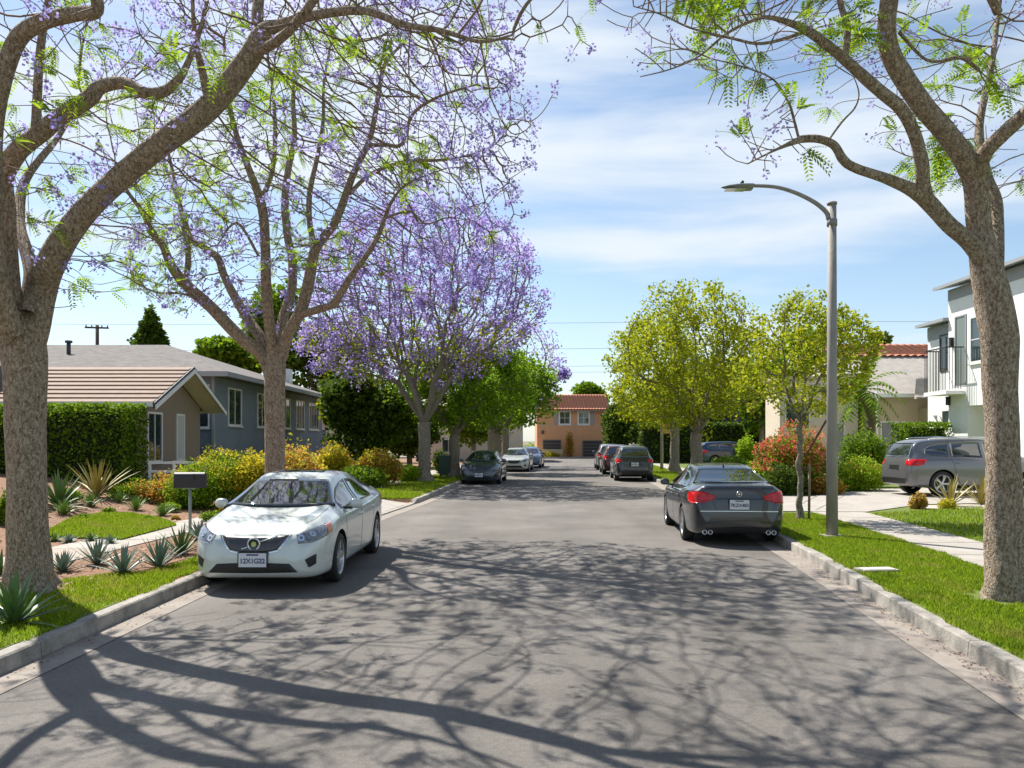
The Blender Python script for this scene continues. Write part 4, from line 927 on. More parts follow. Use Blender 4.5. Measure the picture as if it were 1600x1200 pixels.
# middle left tree -----------------------------------------------
dC = 16.4; C0 = (-370/F*dC, dC, .13)
LC = [
 [(430, 838, dC, .30), (430, 800, dC, .24), (430, 700, dC, .215), (429, 620, dC, .215), (430, 570, dC, .22), (432, 535, dC, .19)],
 [(424, 590, dC, .14), (410, 556, dC, .15), (372, 524, 16.2, .14), (332, 482, 16.0, .125), (292, 447, 15.8, .12), (268, 415, 15.6, .10), (255, 385, 15.5, .08), (236, 360, 15.4, .07), (222, 330, 15.3, .05), (200, 300, 15.2, .035), (180, 260, 15.1, .02)],
 [(290, 445, 15.8, .07), (294, 400, 15.9, .065), (290, 360, 16, .06), (280, 315, 16, .05), (268, 260, 16.1, .035), (255, 200, 16.2, .02)],
 [(426, 575, dC, .12), (408, 530, 16.6, .12), (388, 500, 16.8, .11), (366, 462, 17.0, .10), (350, 430, 17.2, .09), (340, 403, 17.3, .085), (318, 386, 17.4, .075), (298, 372, 17.5, .065), (285, 330, 17.6, .05), (262, 270, 17.7, .03), (240, 200, 17.8, .015)],
 [(428, 560, dC, .13), (421, 505, 16.1, .115), (416, 450, 15.9, .11), (415, 400, 15.7, .105), (413, 350, 15.5, .10), (406, 310, 15.4, .09), (388, 262, 15.3, .07), (368, 205, 15.2, .055), (355, 140, 15.1, .04), (350, 60, 15.0, .025)],
 [(408, 312, 15.4, .06), (425, 270, 15.3, .05), (430, 210, 15.3, .045), (425, 130, 15.2, .03), (410, 50, 15.2, .02)],
 [(432, 560, dC, .13), (442, 500, 16.8, .11), (456, 450, 17.0, .105), (456, 405, 17.1, .10), (448, 360, 17.2, .09), (445, 315, 17.3, .085), (450, 268, 17.4, .075), (460, 215, 17.5, .065), (458, 150, 17.6, .05), (465, 80, 17.7, .03), (480, 0, 17.8, .02)],
 [(438, 560, dC, .14), (450, 522, 16.2, .13), (470, 486, 16.0, .125), (482, 442, 15.9, .12), (489, 402, 15.8, .11), (500, 378, 15.7, .10), (522, 350, 15.6, .085), (538, 312, 15.5, .08), (552, 272, 15.4, .07), (576, 222, 15.3, .06), (586, 180, 15.2, .055), (594, 130, 15.1, .045), (604, 95, 15.0, .035), (635, 60, 14.9, .02), (650, 10, 14.8, .012)],
 [(494, 392, 15.8, .07), (484, 350, 15.9, .065), (484, 300, 16.0, .06), (497, 240, 16.1, .05), (505, 185, 16.2, .04), (506, 130, 16.3, .03), (520, 50, 16.4, .02)],
 [(470, 492, 16.0, .09), (495, 484, 15.6, .085), (520, 476, 15.3, .08), (533, 458, 15.1, .075), (548, 432, 14.9, .065), (572, 400, 14.7, .055), (590, 370, 14.6, .05), (602, 338, 14.5, .04), (615, 310, 14.4, .03), (640, 285, 14.3, .02), (700, 262, 14.2, .012)],
 [(572, 228, 15.3, .045), (600, 226, 15.0, .042), (628, 225, 14.8, .038), (645, 178, 14.6, .034), (688, 150, 14.4, .026), (745, 132, 14.2, .016)],
 [(544, 305, 15.5, .05), (578, 273, 15.3, .045), (630, 253, 15.1, .038), (690, 250, 14.9, .028), (735, 242, 14.8, .018), (775, 225, 14.7, .01)],
 [(600, 342, 14.5, .025), (640, 330, 14.4, .022), (665, 350, 14.4, .018), (700, 340, 14.4, .012), (740, 345, 14.3, .008)],
 [(404, 400, 15.7, .03), (370, 348, 15.6, .028), (340, 383, 15.5, .015)],
 [(330, 482, 16, .03), (290, 460, 15.7, .025), (245, 457, 15.5, .02), (210, 440, 15.4, .012)],
]
gC = blobs_green([(210, 440, 50, .9), (240, 350, 45, .6), (455, 130, 45, .6), (460, 260, 40, .5), (640, 255, 35, .7), (430, 200, 50, .35), (480, 390, 50, .45), (300, 330, 60, .4), (550, 55, 40, .4), (520, 200, 40, .3), (250, 470, 40, .6), (320, 240, 60, .3)])
def pfC(p):
    x, y = px_of(p); return np.clip(.42+.58*smst(520, 760, x)+.4*smst(120, 0, y), 0, 1)
jacaranda('jacaranda_tree', C0, hand_limbs(LC), [(1.0, (-3.9, 16.2, 8.0), (4.5, 3.6, 3.9), .45), (.22, (-6.3, 15.8, 6.0), (2.2, 2.4, 1.6), .3), (.4, (-1.6, 15.2, 7.8), (2.1, 2.6, 3.2), .3), (.25, (-3.6, 16, 10.2), (3.8, 3.3, 2.0), .2)], rg,
    'open branching jacaranda behind the silver white sedan', natt=2900, step=.2, kill=.29, infl=1.8, tip=.0075, clus=.14, fl=30, fsize=.05, tipfl=1, purple_f=pfC, green=gC, gn=5, gl=.24, maxr=.04)
# near right tree -----------------------------------------------
dB = G(1572, 935).y; B0 = tuple(G(1572, 935)-Vector((0, 0, .03)))
LB = [
 [(1575, 948, dB, .27), (1573, 932, dB, .25), (1572, 915, dB, .24), (1571, 885, dB, .225), (1570, 850, dB, .215), (1568, 760, dB, .195), (1566, 680, dB, .19), (1563, 600, dB, .195), (1560, 520, dB, .205), (1550, 460, dB, .20), (1537, 400, dB, .165), (1529, 350, dB, .14), (1524, 285, 9.0, .13), (1508, 250, 8.9, .125), (1480, 210, 8.8, .12), (1448, 172, 8.7, .115), (1412, 122, 8.6, .11), (1390, 80, 8.5, .105), (1386, 40, 8.4, .10), (1390, -10, 8.3, .095), (1400, -100, 8.2, .07), (1420, -220, 8.1, .04)],
 [(1548, 430, dB, .11), (1520, 384, 9.0, .105), (1482, 350, 8.9, .095), (1446, 312, 8.8, .09), (1420, 294, 8.7, .075), (1382, 278, 8.6, .06), (1335, 262, 8.5, .052), (1318, 250, 8.4, .05), (1304, 228, 8.4, .045), (1282, 218, 8.3, .045), (1256, 217, 8.3, .042), (1240, 222, 8.2, .03), (1208, 236, 8.1, .013), (1168, 256, 8.0, .008)],
 [(1456, 322, 8.8, .07), (1443, 290, 8.7, .078), (1440, 255, 8.6, .078), (1430, 212, 8.5, .075), (1408, 170, 8.4, .072), (1372, 140, 8.3, .068), (1332, 104, 8.2, .062), (1300, 76, 8.1, .055), (1264, 50, 8.0, .048), (1235, 36, 7.9, .035), (1200, 27, 7.8, .022), (1176, 32, 7.8, .018), (1136, 52, 7.7, .014), (1092, 88, 7.6, .010), (1048, 108, 7.5, .007), (1000, 120, 7.4, .005)],
 [(1320, 90, 8.2, .04), (1324, 45, 8.2, .038), (1312, 0, 8.2, .032), (1300, -80, 8.2, .02)],
 [(1252, 52, 8.0, .02), (1192, 68, 7.8, .016), (1144, 60, 7.6, .013), (1080, 44, 7.5, .01), (1032, 22, 7.4, .008), (990, 10, 7.3, .005)],
 [(1526, 285, 9.0, .09), (1536, 245, 8.8, .09), (1562, 215, 8.6, .085), (1600, 180, 8.4, .08), (1660, 130, 8.2, .07), (1720, 40, 8.0, .05), (1780, -80, 7.9, .03)],
 [(1556, 440, 9.3, .09), (1558, 360, 9.5, .08), (1555, 315, 9.6, .085), (1540, 270, 9.7, .07), (1530, 200, 9.9, .055), (1548, 110, 10.1, .04), (1560, 20, 10.3, .03), (1570, -60, 10.4, .02)],
 [(1248, 216, 8.3, .016), (1240, 185, 8.2, .015), (1232, 160, 8.2, .013), (1208, 124, 8.1, .01), (1160, 104, 8.0, .008), (1112, 92, 7.9, .006)],
 [(1294, 220, 8.4, .012), (1316, 190, 8.4, .011), (1336, 168, 8.4, .010), (1342, 145, 8.4, .008), (1334, 120, 8.4, .005)],
 [(1530, 110, 8.9, .02), (1500, 90, 8.8, .022), (1450, 95, 8.6, .015), (1405, 50, 8.4, .02)],
 [(1560, 20, 8.6, .05), (1500, -100, 8.2, .045), (1420, -220, 7.8, .035), (1300, -300, 7.4, .02)],
]
gB = blobs_green([(1115, 30, 38, .7), (1330, 40, 35, .45), (1265, 170, 38, .75), (1395, 265, 40, .7), (1420, 60, 35, .4), (1000, 180, 28, .9), (1500, 110, 50, .5), (1570, 130, 45, .5), (1480, 250, 45, .5), (1140, 100, 30, .4)])
jacaranda('jacaranda_tree', B0, hand_limbs(LB), [(.62, (5.3, 8.9, 8.0), (3.4, 3.0, 2.3), .3), (.3, (2.6, 8.0, 7.0), (1.9, 2.0, 1.4), .2), (.13, (1.6, 7.6, 6.3), (.8, 1.0, .8), .1), (.3, (4.2, 6.5, 8.6), (3.2, 2.0, 1.6), .1), (.12, (5.6, 9.6, 5.8), (1.3, 1.0, 1.0), .2), (.05, (2.5, 8.1, 5.1), (.6, .5, .55), .1)], rg,
    'jacaranda at the right edge with bare twisting limbs above the street lamp', natt=2100, step=.15, kill=.22, infl=1.4, tip=.0045, clus=.085, fl=14, fsize=.03, tipfl=.5, green=gB, gn=6, gl=.24, maxr=.022)
# purple tree ---------------------------------------------------
def plain_tree(name, base, trunk_r, fork_z, blobs, rg, label, step, natt, infl, kill, tip, e=2.3, lean=(0, 0), forks=5, spread=.9, leaf=None, leafn=0, leafs=.1, bark=None, tw=None, K=5, blossom=None, bn=0, bs=.08, clus=.3, green=None, group=None, cat='tree', out_parts=True, innerleaf=.4, up=.05, aspect=.45):
    root = empty(name, base, 0, label, cat, group); bx_ = np.array(base); nodes = [np.zeros(3)]; par = [0]
    k = max(3, int(fork_z/step)); 
    for i in range(1, k+1):
        t = i/k; nodes.append(np.array([lean[0]*t+rg.normal(0, .02), lean[1]*t, fork_z*t])); par.append(len(nodes)-2)
    top = len(nodes)-1
    for f_ in range(forks):
        a = 2*math.pi*(f_+rg.uniform(-.2, .2))/forks; last = top; ln = rg.uniform(.8, 1.2)
        for i in range(1, 5):
            nodes.append(nodes[top]+np.array([math.cos(a)*spread*step*i*ln, math.sin(a)*spread*step*i*ln, step*i*1.05+.02*i*i])); par.append(last); last = len(nodes)-1
    n0 = len(nodes); att = np.concatenate([ell(rg, int(natt*w), np.array(c), r, lo) for w, c, r, lo in blobs])
    pos, par = colonize(np.array(nodes), par, att, step, infl, kill, 140, rg, up=up, live_from=top)
    pos = relax(pos, par, top+1, 2); n = len(pos); ch = np.zeros(n, int); acc = np.zeros(n); r = np.zeros(n)
    for i in range(1, n): ch[par[i]] += 1
    for i in range(n-1, 0, -1):
        r[i] = tip if ch[i] == 0 else max(tip, acc[i]**(1/e)); acc[par[i]] += r[i]**e
    s = trunk_r/max(r[top], 1e-6)
    # scale the thick wood to the trunk, leave the twigs
    w_ = np.clip(r/r[top], 0, 1); r = r*(s*w_+(1-w_)*min(s, 1.0)); r = np.minimum(r, trunk_r)
    mb = MB(); rad = [trunk_r*(1+.75*math.exp(-z/(.2))) for z in pos[:top+1, 2]]
    A, rd = smooth_path(pos[:top+1], rad, 3); limb_tube(mb, [Vector(p) for p in A], rd, 14, random.Random(3), .03); mb.build('trunk', bark or m_barkG, root)
    r[top] = trunk_r*.98
    twig_mesh('branches', pos, par, r, bark or m_barkG, root, top+1, K=K)
    idx = np.arange(n); tips = idx[(ch == 0) & (idx > top)]; inner = idx[(ch > 0) & (idx > n0) & (r < trunk_r*.25)]
    def scatter(pool, cn, rad, size, mt, nm, asp=.45):
        if not len(pool): return
        c = np.repeat(pos[pool], cn, 0); o = rvec(rg, len(c))*(rg.uniform(0, 1, len(c))**.45)[:, None]*rad*np.repeat(rg.uniform(.6, 1.25, len(pool)), cn)[:, None]
        V, Fc = leaf_quads(c+o, size, rg, asp, .3, o/rad); mesh_np(nm, V, Fc, mt, root)
    if blossom: scatter(tips, bn, clus, bs, blossom, 'blossoms', .5)
    if leaf:
        pool = np.concatenate([tips, inner[rg.uniform(0, 1, len(inner)) < innerleaf]]) if green is None else np.concatenate([tips, inner])[lambda q: rg.uniform(0, 1, len(q)) < green(pos[q])] if False else None
        if green is None: pool = np.concatenate([tips, inner[rg.uniform(0, 1, len(inner)) < innerleaf]])
        else: q = np.concatenate([tips, inner]); pool = q[rg.uniform(0, 1, len(q)) < green(pos[q])]
        scatter(pool, leafn, clus, leafs, leaf, 'foliage', aspect)
    return root
D0 = tuple(G(663, 752)); zD = D0[2]
plain_tree('jacaranda_tree', D0, .27, 2.6, [(1.0, (.1, .3, 8.3), (5.3, 5.0, 4.0), .80), (.22, (-2.6, 0, 6.0), (3.0, 3.2, 1.8), .5), (.25, (0, 0, 7.6), (4.2, 4, 3.0), .2)], rg,
    'full purple flowering jacaranda with a domed crown on the left', step=.36, natt=3600, infl=3.0, kill=.46, tip=.015, forks=6, spread=.75, blossom=m_purple, bn=48, bs=.10, clus=.36,
    leaf=m_leafY, leafn=14, leafs=.13, green=lambda p: .45*smst(8.5, 4.5, p[:, 2])+.04, bark=m_barkG, tw=m_twigL, K=5)
plain_tree('jacaranda_tree', (-.5, 60, .15), .28, 3.0, [(1.0, (.0, 0, 7.4), (4.6, 4.6, 4.2), .7)], rg, 'smaller purple jacaranda behind the green trees beside the end house', step=.5, natt=900, infl=3.5, kill=.7, tip=.015,
    forks=5, blossom=m_purple, bn=34, bs=.15, clus=.5, leaf=m_leafY, leafn=8, leafs=.16, green=lambda p: p[:, 2]*0+.08)
# leafy street trees, left ---------------------------------------
plain_tree('street_tree', tuple(G(710, 745)), .26, 2.1, [(1, (.6, 0, 4.7), (3.6, 3.0, 2.2), .5), (.4, (-1.2, .2, 4.0), (2.2, 2.2, 1.5), .4)], rg, 'dark green leafy tree right behind the purple tree trunk', step=.34, natt=900, infl=2.5, kill=.46, tip=.013,
    forks=5, leaf=m_leafB, leafn=50, leafs=.13, clus=.42, innerleaf=.6)
plain_tree('street_tree', (-.9, 47.5, .15), .24, 2.3, [(1, (.8, 0, 4.8), (3.0, 2.8, 2.4), .55)], rg, 'green leafy tree over the far left parked cars', step=.4, natt=560, infl=2.5, kill=.5, tip=.014,
    forks=5, leaf=m_leafB, leafn=36, leafs=.18, clus=.5, innerleaf=.6)
plain_tree('street_tree', (-1.4, 56, .15), .3, 2.6, [(1, (.2, 0, 5.0), (3.2, 2.8, 2.4), .5)], rg, 'pale trunked leafy tree farthest along the left kerb', step=.45, natt=400, infl=2.5, kill=.6, tip=.015,
    forks=5, leaf=m_leafM, leafn=24, leafs=.2, clus=.5, innerleaf=.6)
# right ----------------------------------------------------------
Fb = ((1088-800)/F*33, 33, .15)
plain_tree('street_tree', Fb, .24, 2.1, [(1, (-.2, 0, 5.3), (3.1, 2.9, 3.0), .55), (.25, (-1.6, 0, 3.6), (1.9, 2, 1.3), .4), (.2, (1.4, 0, 3.9), (1.6, 1.8, 1.4), .4)], rg, 'large round yellow green tree behind the dark grey sedan', step=.34, natt=950, infl=2.6, kill=.5, tip=.012,
    forks=6, spread=.6, leaf=m_leafY, leafn=46, leafs=.118, clus=.42, innerleaf=.6)
plain_tree('street_tree', tuple(G(1054, 737)), .26, 2.6, [(1, (-1.2, 0, 5.8), (3.1, 2.8, 3.4), .5)], rg, 'taller yellow green tree just left of the round one on the right', step=.42, natt=620, infl=2.8, kill=.58, tip=.014,
    forks=5, leaf=m_leafY, leafn=44, leafs=.15, clus=.5, innerleaf=.6)
Hb = tuple(G(1250, 811))
plain_tree('street_tree', Hb, .062, 2.2, [(1, (.15, 0, 3.75), (1.55, 1.4, 1.45), .4), (.25, (1.0, 0, 3.9), (.9, .9, .9), .3), (.2, (-.9, .2, 3.3), (.8, .8, .8), .3)], rg, 'young staked tree beside the street lamp', step=.17, natt=600, infl=1.5, kill=.26, tip=.007,
    forks=4, spread=.5, leaf=m_leafY, leafn=34, leafs=.075, clus=.22, innerleaf=.5, K=4)
hb = Vector(Hb); e = MB(); e.tube([(0, 0, 0), (.01, 0, 1.25)], .03, 8); e.box((-.06, 0, 1.15), (.2, .02, .03), 1)
o = e.build('tree_stake', [principled('stake_wood', (.23, .15, .1), .9, var=(.34, .25, .17), scale=14, stretch=(1, 1, .1)), m_black]); o.location = hb+Vector((.17, -.1, 0)); tag(o, 'upright wooden stake right of the young tree trunk', 'stake')
e = MB(); e.tube([(0, 0, 0), (.62, .1, 1.0)], .025, 8); o = e.build('tree_stake', principled('red_wood', (.16, .07, .045), .9)); o.location = hb+Vector((.14, .02, 1.45)); o.parent = None; tag(o, 'slanting reddish brown prop tied to the young tree', 'prop')
# background trees ------------------------------------------------
def leaf_blobs(root, blobs, n, size, mt, rg, nm='foliage', lump=.16, asp=.45, floor=None, lo=.55):
    pts = []
    w = np.array([b_[1][0]*b_[1][1]+b_[1][1]*b_[1][2]+b_[1][0]*b_[1][2] for b_ in blobs]); w = w/w.sum()
    for (c, r), q in zip(blobs, w):
        k = int(n*q); d = rvec(rg, k); ph = rg.uniform(0, 6, 6)
        l = 1+lump*(np.sin(d[:, 0]*5+ph[0])*np.sin(d[:, 1]*6+ph[1])+np.sin(d[:, 2]*7+ph[2]+d[:, 0]*3)+.6*np.sin(d[:, 0]*13+ph[3])*np.sin(d[:, 2]*12+ph[4]))
        pts.append(np.array(c)+d*np.array(r)*(l*rg.uniform(lo**2.2, 1, k)**(1/2.2))[:, None])
    p = np.concatenate(pts)
    if floor is not None: p = p[p[:, 2] > floor]
    cen = np.mean([b_[0] for b_ in blobs], 0); out = p-cen; out /= np.linalg.norm(out, axis=1)[:, None]+1e-9
    V, Fc = leaf_quads(p, size, rg, asp, .3, out); return mesh_np(nm, V, Fc, mt, root)
def far_tree(name, loc, h, blobs, n, size, mt, label, tr=.2, group='background trees behind the houses'):
    root = empty(name, loc, 0, label, 'tree', group); e = MB(); c = Vector(blobs[0][0]); rs = random.Random(int(abs(loc[0])*10))
    A, rd = smooth_path([(0, 0, -.1), (c.x*.3, c.y*.3, h*.35), (c.x, c.y, c.z)], [tr*1.2, tr, tr*.5], 4); limb_tube(e, [Vector(p) for p in A], rd, 8, rs)
    for c2, r2 in blobs:
        q = Vector(c2); limb_tube(e, [Vector((c.x*.3, c.y*.3, h*.35)), q.lerp(c, .4)-Vector((0, 0, r2[2]*.3)), q+Vector((0, 0, r2[2]*.4))], [tr*.6, tr*.35, tr*.12], 6, rs)
        for _ in range(5):
            d = Vector((rs.uniform(-1, 1)*r2[0], rs.uniform(-1, 1)*r2[1], rs.uniform(0, 1)*r2[2]))*.75; limb_tube(e, [q-Vector((0, 0, r2[2]*.4)), q+d*.6, q+d], [tr*.2, tr*.12, tr*.05], 5, rs)
    e.build('trunk', m_barkG, root); leaf_blobs(root, blobs, n, size, mt, rg); return root
def far(px, ytop, ybase_w, Y, wpx, n, size, mt, label, squash=1.0, name='tree', kind=0, ylow=None):
    """a tree whose crown spans wpx about px and from ytop down to ylow in the photograph"""
    s = Y/F; x = (px-800)*s; zt = H-(ytop-HY)*s; zl = H-((ylow or 680)-HY)*s; r = wpx*s/2; hz_ = (zt-zl)/2; rs = random.Random(int(px*7+Y))
    bl = [((0, 0, zl+hz_), (r*.8, r*.7, hz_*.85))]
    if name == 'conifer_tree': bl = [((0, 0, zl+hz_*(.25+.22*k)), (r*(.85-.1*k), r*(.85-.1*k), hz_*.42)) for k in range(8)]
    else:
      for k in range(5): a = k*1.256+rs.uniform(0, .6); bl.append(((math.cos(a)*r*.5, math.sin(a)*r*.45, zl+hz_*(1+rs.uniform(-.35, .5))), (r*.5, r*.48, hz_*.5)))
    return far_tree(name, (x, Y, height(x, Y)), zt, bl, n, size, mt, label, tr=max(.12, r*.07))
far(235, 490, 0, 62, 68, 5200, .34, m_leafD, 'dark conical tree showing above the grey roof ridge', name='conifer_tree', ylow=560)
far(365, 533, 0, 60, 130, 5000, .38, m_leafM, 'bright green tree mass behind the blue grey house', ylow=600)
far(425, 445, 0, 54, 95, 4200, .3, m_leafM, 'light green tree behind the middle jacaranda trunk', ylow=600)
far(575, 585, 0, 40, 150, 13000, .22, m_leafD, 'big dark evergreen shrub tree right of the blue grey house', ylow=735)
far(530, 600, 0, 43, 70, 4000, .2, m_leafY, 'yellow tipped tree between the orange roof and dark evergreen', ylow=700)
far(500, 500, 0, 68, 170, 7000, .4, m_leafD, 'tall dark tree behind the purple crown at left', ylow=640)
far(640, 640, 0, 52, 110, 7000, .26, m_leafD, 'dark tree in shade behind the pale purple-tree trunk', ylow=725)
far(740, 635, 0, 66, 100, 3500, .3, m_leafM, 'garden tree in front of the pale house on the left', ylow=700)
far(922, 598, 0, 118, 55, 2400, .5, m_leafM, 'round green tree above the terracotta house roof', ylow=640)
far(970, 622, 0, 80, 60, 6500, .3, m_leafD, 'dark leafy tree at the right end of the terracotta house', ylow=716)
far(1020, 600, 0, 78, 100, 8500, .32, m_leafD, 'dark evergreen behind the right hand parked row', ylow=716)
far(1095, 560, 0, 88, 140, 7500, .42, m_leafD, 'tall shaded tree behind the round yellow green tree', ylow=705)
far(1190, 560, 0, 62, 110, 6500, .3, m_leafM, 'mid green tree behind the young staked tree', ylow=690)
far(1155, 610, 0, 92, 80, 3500, .42, m_purple, 'distant purple flowering tree glimpsed on the right', ylow=680)
far(1250, 505, 0, 70, 110, 3000, .36, m_leafM, 'green tree behind the pale stucco wall house', ylow=640)
far(1375, 520, 0, 85, 34, 700, .4, m_leafD, 'small treetop peeking over the orange tile ridge', ylow=560)
# palm ------------------------------------------------------------
def palm(loc, trunk, label, fl=1.7, n=26, seed=3):
    root = empty('palm_tree', loc, 0, label, 'palm tree'); e = MB(); A, rd = smooth_path(trunk, [.2]*len(trunk), 5)
    rd = [.2*(1+.12*(i % 2)) for i in range(len(A))]; limb_tube(e, [Vector(p) for p in A], rd, 12); e.build('trunk', principled('palm_bark', (.10, .075, .05), .95, var=(.2, .15, .1), scale=12, bump=.6), root)
    rs = random.Random(seed); top = Vector(A[-1]); e = MB()
    for i in range(n):
        a = 2.4*i; el = R(75-115*(i/n)); p = top.copy(); d = Vector((math.cos(a)*math.cos(el), math.sin(a)*math.cos(el), math.sin(el))); spine = [p.copy()]
        for k in range(11): p = p+d*(fl/11); d = (d-Vector((0, 0, .13))).normalized(); spine.append(p.copy())
        sd = d.cross(Vector((0, 0, 1))).normalized() if abs(d.z) < .99 else Vector((1, 0, 0))
        for k in range(1, 12):
            q = spine[k]; t = (spine[k]-spine[k-1]).normalized(); ll = fl*.24*(1-abs(k/11-.45))
            for sg in (1, -1):
                tip = q+(sd*sg*.85+t*.5-Vector((0, 0, .35)))*ll; w = t*.034*fl
                e.add([q-w, q+w, tip], [(0, 1, 2)])
    e.build('fronds', m_leafM, root); return root
palm((1318/F*0+ (1352-800)/F*40, 40, .15), [(-.35, 0, 0), (.15, 0, 1.6), (.30, 0, 3.0), (-.25, 0, 4.3)], 'small leaning palm in front of the tan house roof', fl=2.3)
# bushes ----------------------------------------------------------
m_fy = leafmat('yellow_bush', [(.20, .23, .012), (.40, .37, .02), (.58, .43, .03), (.26, .30, .02)], trans=.4)
m_fo = leafmat('orange_bush', [(.38, .11, .025), (.50, .24, .05), (.24, .26, .03), (.46, .36, .06)], trans=.4)
m_fr = leafmat('red_bush', [(.60, .05, .06), (.62, .14, .10), (.30, .30, .04), (.16, .26, .03), (.68, .12, .14)], trans=.4)
m_lime = leafmat('lime_bush', [(.16, .28, .012), (.26, .38, .02), (.34, .42, .03)], trans=.4)
m_stem = principled('stems', (.09, .065, .04), .9)
def bush(loc, r, n, size, mt, label, cat='bush', name='garden_bush', group=None, mt2=None, n2=0, asp=.45, lob=5, stems=True, flat=False, twig=.012):
    root = empty(name, loc, 0, label, cat, group); rs = random.Random(int(abs(loc[0]*100+loc[1]*37))); bl = [((0, 0, r[2]*.42), (r[0]*.75, r[1]*.75, r[2]*.46))]
    for k in range(lob):
        a = k*6.283/lob+rs.uniform(-.4, .4); bl.append(((math.cos(a)*r[0]*.52, math.sin(a)*r[1]*.52, r[2]*rs.uniform(.26, .46)), (r[0]*.48, r[1]*.48, r[2]*rs.uniform(.28, .36))))
    fo_ = leaf_blobs(root, bl, n, size, mt, rg, floor=.02, lump=.12, asp=asp, lo=.4)
    if mt2: f2_ = leaf_blobs(root, [((c[0], c[1], c[2]+.06*r[2]), (q[0]*1.04, q[1]*1.04, q[2]*1.06)) for c, q in bl], n2, size*.8, mt2, rg, nm='flowers', floor=r[2]*.3, lump=.12, lo=.8)
    if mt2:
        bm = bmesh.new(); bm.from_mesh(fo_.data); k_ = len(bm.faces); bm.from_mesh(f2_.data); bm.faces.ensure_lookup_table()
        for f_ in bm.faces[k_:]: f_.material_index = 1
        bm.to_mesh(fo_.data); bm.free(); fo_.data.materials.append(mt2); bpy.data.objects.remove(f2_)
    e = MB()
    for k in range(12):
        a = rs.uniform(0, 6.283); q = rs.uniform(.2, .8); e.tube([(0, 0, -.03), (math.cos(a)*r[0]*q*.5, math.sin(a)*r[1]*q*.5, r[2]*.4), (math.cos(a)*r[0]*q, math.sin(a)*r[1]*q, r[2]*.8)], [twig, twig*.7, twig*.3], 5)
    e.build('stems', m_stem, root); return root
def bpx(px, py, wpx, hpx, n, size, mt, label, dep=.8, Y=None, **k):
    g = G(px, py) if Y is None else Vector(((px-800)/F*Y, Y, height((px-800)/F*Y, Y))); s = g.y/F
    h = hpx*s if Y is None else (H-(py-hpx-HY)*s)-g.z
    return bush(tuple(g-Vector((0, 0, .02))), (wpx*s/2, wpx*s/2*dep, h), n, size, mt, label, **k)
# left garden
bpx(275, 788, 100, 62, 5200, .06, m_fo, 'orange red flowering shrub behind the black mailbox', mt2=m_fy, n2=900, name='flowering_shrub')
bpx(220, 780, 70, 36, 2600, .05, m_fo, 'low rust coloured planting between the flax and the mailbox', mt2=m_leafB, n2=1200)
bpx(300, 775, 90, 66, 3600, .06, m_leafB, 'fresh green shrub in front of the brown house window', Y=20.5)
bpx(345, 792, 130, 96, 8000, .058, m_leafB, 'large yellow green shrub right of the mailbox', mt2=m_fy, n2=6500, name='flowering_shrub')
bpx(405, 790, 80, 75, 4200, .06, m_lime, 'lime green shrub beside the silver sedan windscreen', mt2=m_fy, n2=700)
bush(((462-800)/F*21, 21, .35), (.75, .8, 1.75), 3600, .08, m_fo, 'bronze leaved shrub right of the middle jacaranda trunk', mt2=m_fy, n2=600)
bush(((398-800)/F*21.5, 21.5, .5), (.55, .8, 1.35), 3200, .08, m_fy, 'variegated pale shrub in front of the blue grey wall')
bush((-8.9, 25.5, .75), (1.2, 1.0, 1.0), 4200, .09, m_leafD, 'dark green shrub at the corner of the blue grey house')
bush((-7.6, 27.5, .6), (1.3, 1.0, 1.1), 4000, .09, m_fy, 'speckled yellow shrub under the far windows of the blue grey house')
bpx(520, 735, 66, 50, 5200, .10, m_fy, 'clipped golden yellow shrub beyond the sedan roof', lob=7, Y=34, mt2=m_fo, n2=500)
bpx(590, 745, 78, 48, 5600, .10, m_fo, 'gold and orange shrub left of the purple tree trunk', Y=32, mt2=m_fy, n2=2400)
bpx(642, 748, 44, 26, 2400, .09, m_lime, 'low lime green mound at the purple tree trunk', Y=35)
bpx(565, 760, 90, 40, 3600, .09, m_leafM, 'low dark green planting behind the silver sedan trunk', Y=30)
bpx(690, 735, 34, 40, 1800, .12, m_leafD, 'dark clipped bush between the two trunks on the left', Y=44)
bpx(828, 720, 28, 30, 1100, .16, m_lime, 'bright lime bush at the left corner of the terracotta house', Y=83, name='garden_bush')
bpx(890, 719, 14, 54, 900, .14, m_fo, 'narrow climbing plant on the terracotta house front', Y=87.0, dep=.5, name='climbing_plant', cat='climber')
bpx(855, 720, 50, 17, 1700, .12, m_fy, 'low flowering border before the terracotta house', Y=86.8, dep=.4)
# right garden
bpx(1240, 772, 124, 114, 9000, .085, m_leafB, 'large red and pink flowering bush behind the young tree', name='flowering_shrub', mt2=m_fr, n2=12000, Y=27.5)
bpx(1225, 776, 70, 62, 4200, .075, m_leafD, 'dark green underbush below the red flowers', Y=26.3)
bpx(1347, 768, 82, 112, 9000, .085, m_leafM, 'glossy round green bush left of the grey suv', Y=31)
bpx(1343, 772, 88, 66, 6500, .07, m_lime, 'loose yellow green shrub with red tips before the round bush', Y=28.6, mt2=m_fo, n2=600)
bpx(1290, 776, 60, 40, 2600, .075, m_fo, 'small rusty leaved shrub behind the lamp pole', Y=26.6)
bpx(1180, 745, 110, 26, 4200, .10, m_lime, 'low yellow green ground planting beside the red bush', Y=37, dep=1.2, lob=7)
bpx(1140, 730, 70, 22, 2200, .12, m_leafM, 'low green hedge mound near the far blue car', Y=44)
bpx(1165, 720, 34, 46, 1800, .16, m_lime, 'bright lime tree-like bush right of the far blue car', Y=56)
bpx(1435, 795, 30, 30, 1600, .045, m_fo, 'small orange tufted mound at the driveway edge', name='flowering_shrub')
bpx(1480, 795, 34, 20, 1100, .04, m_fy, 'low golden mound at the foot of the spiky plants', name='flowering_shrub')
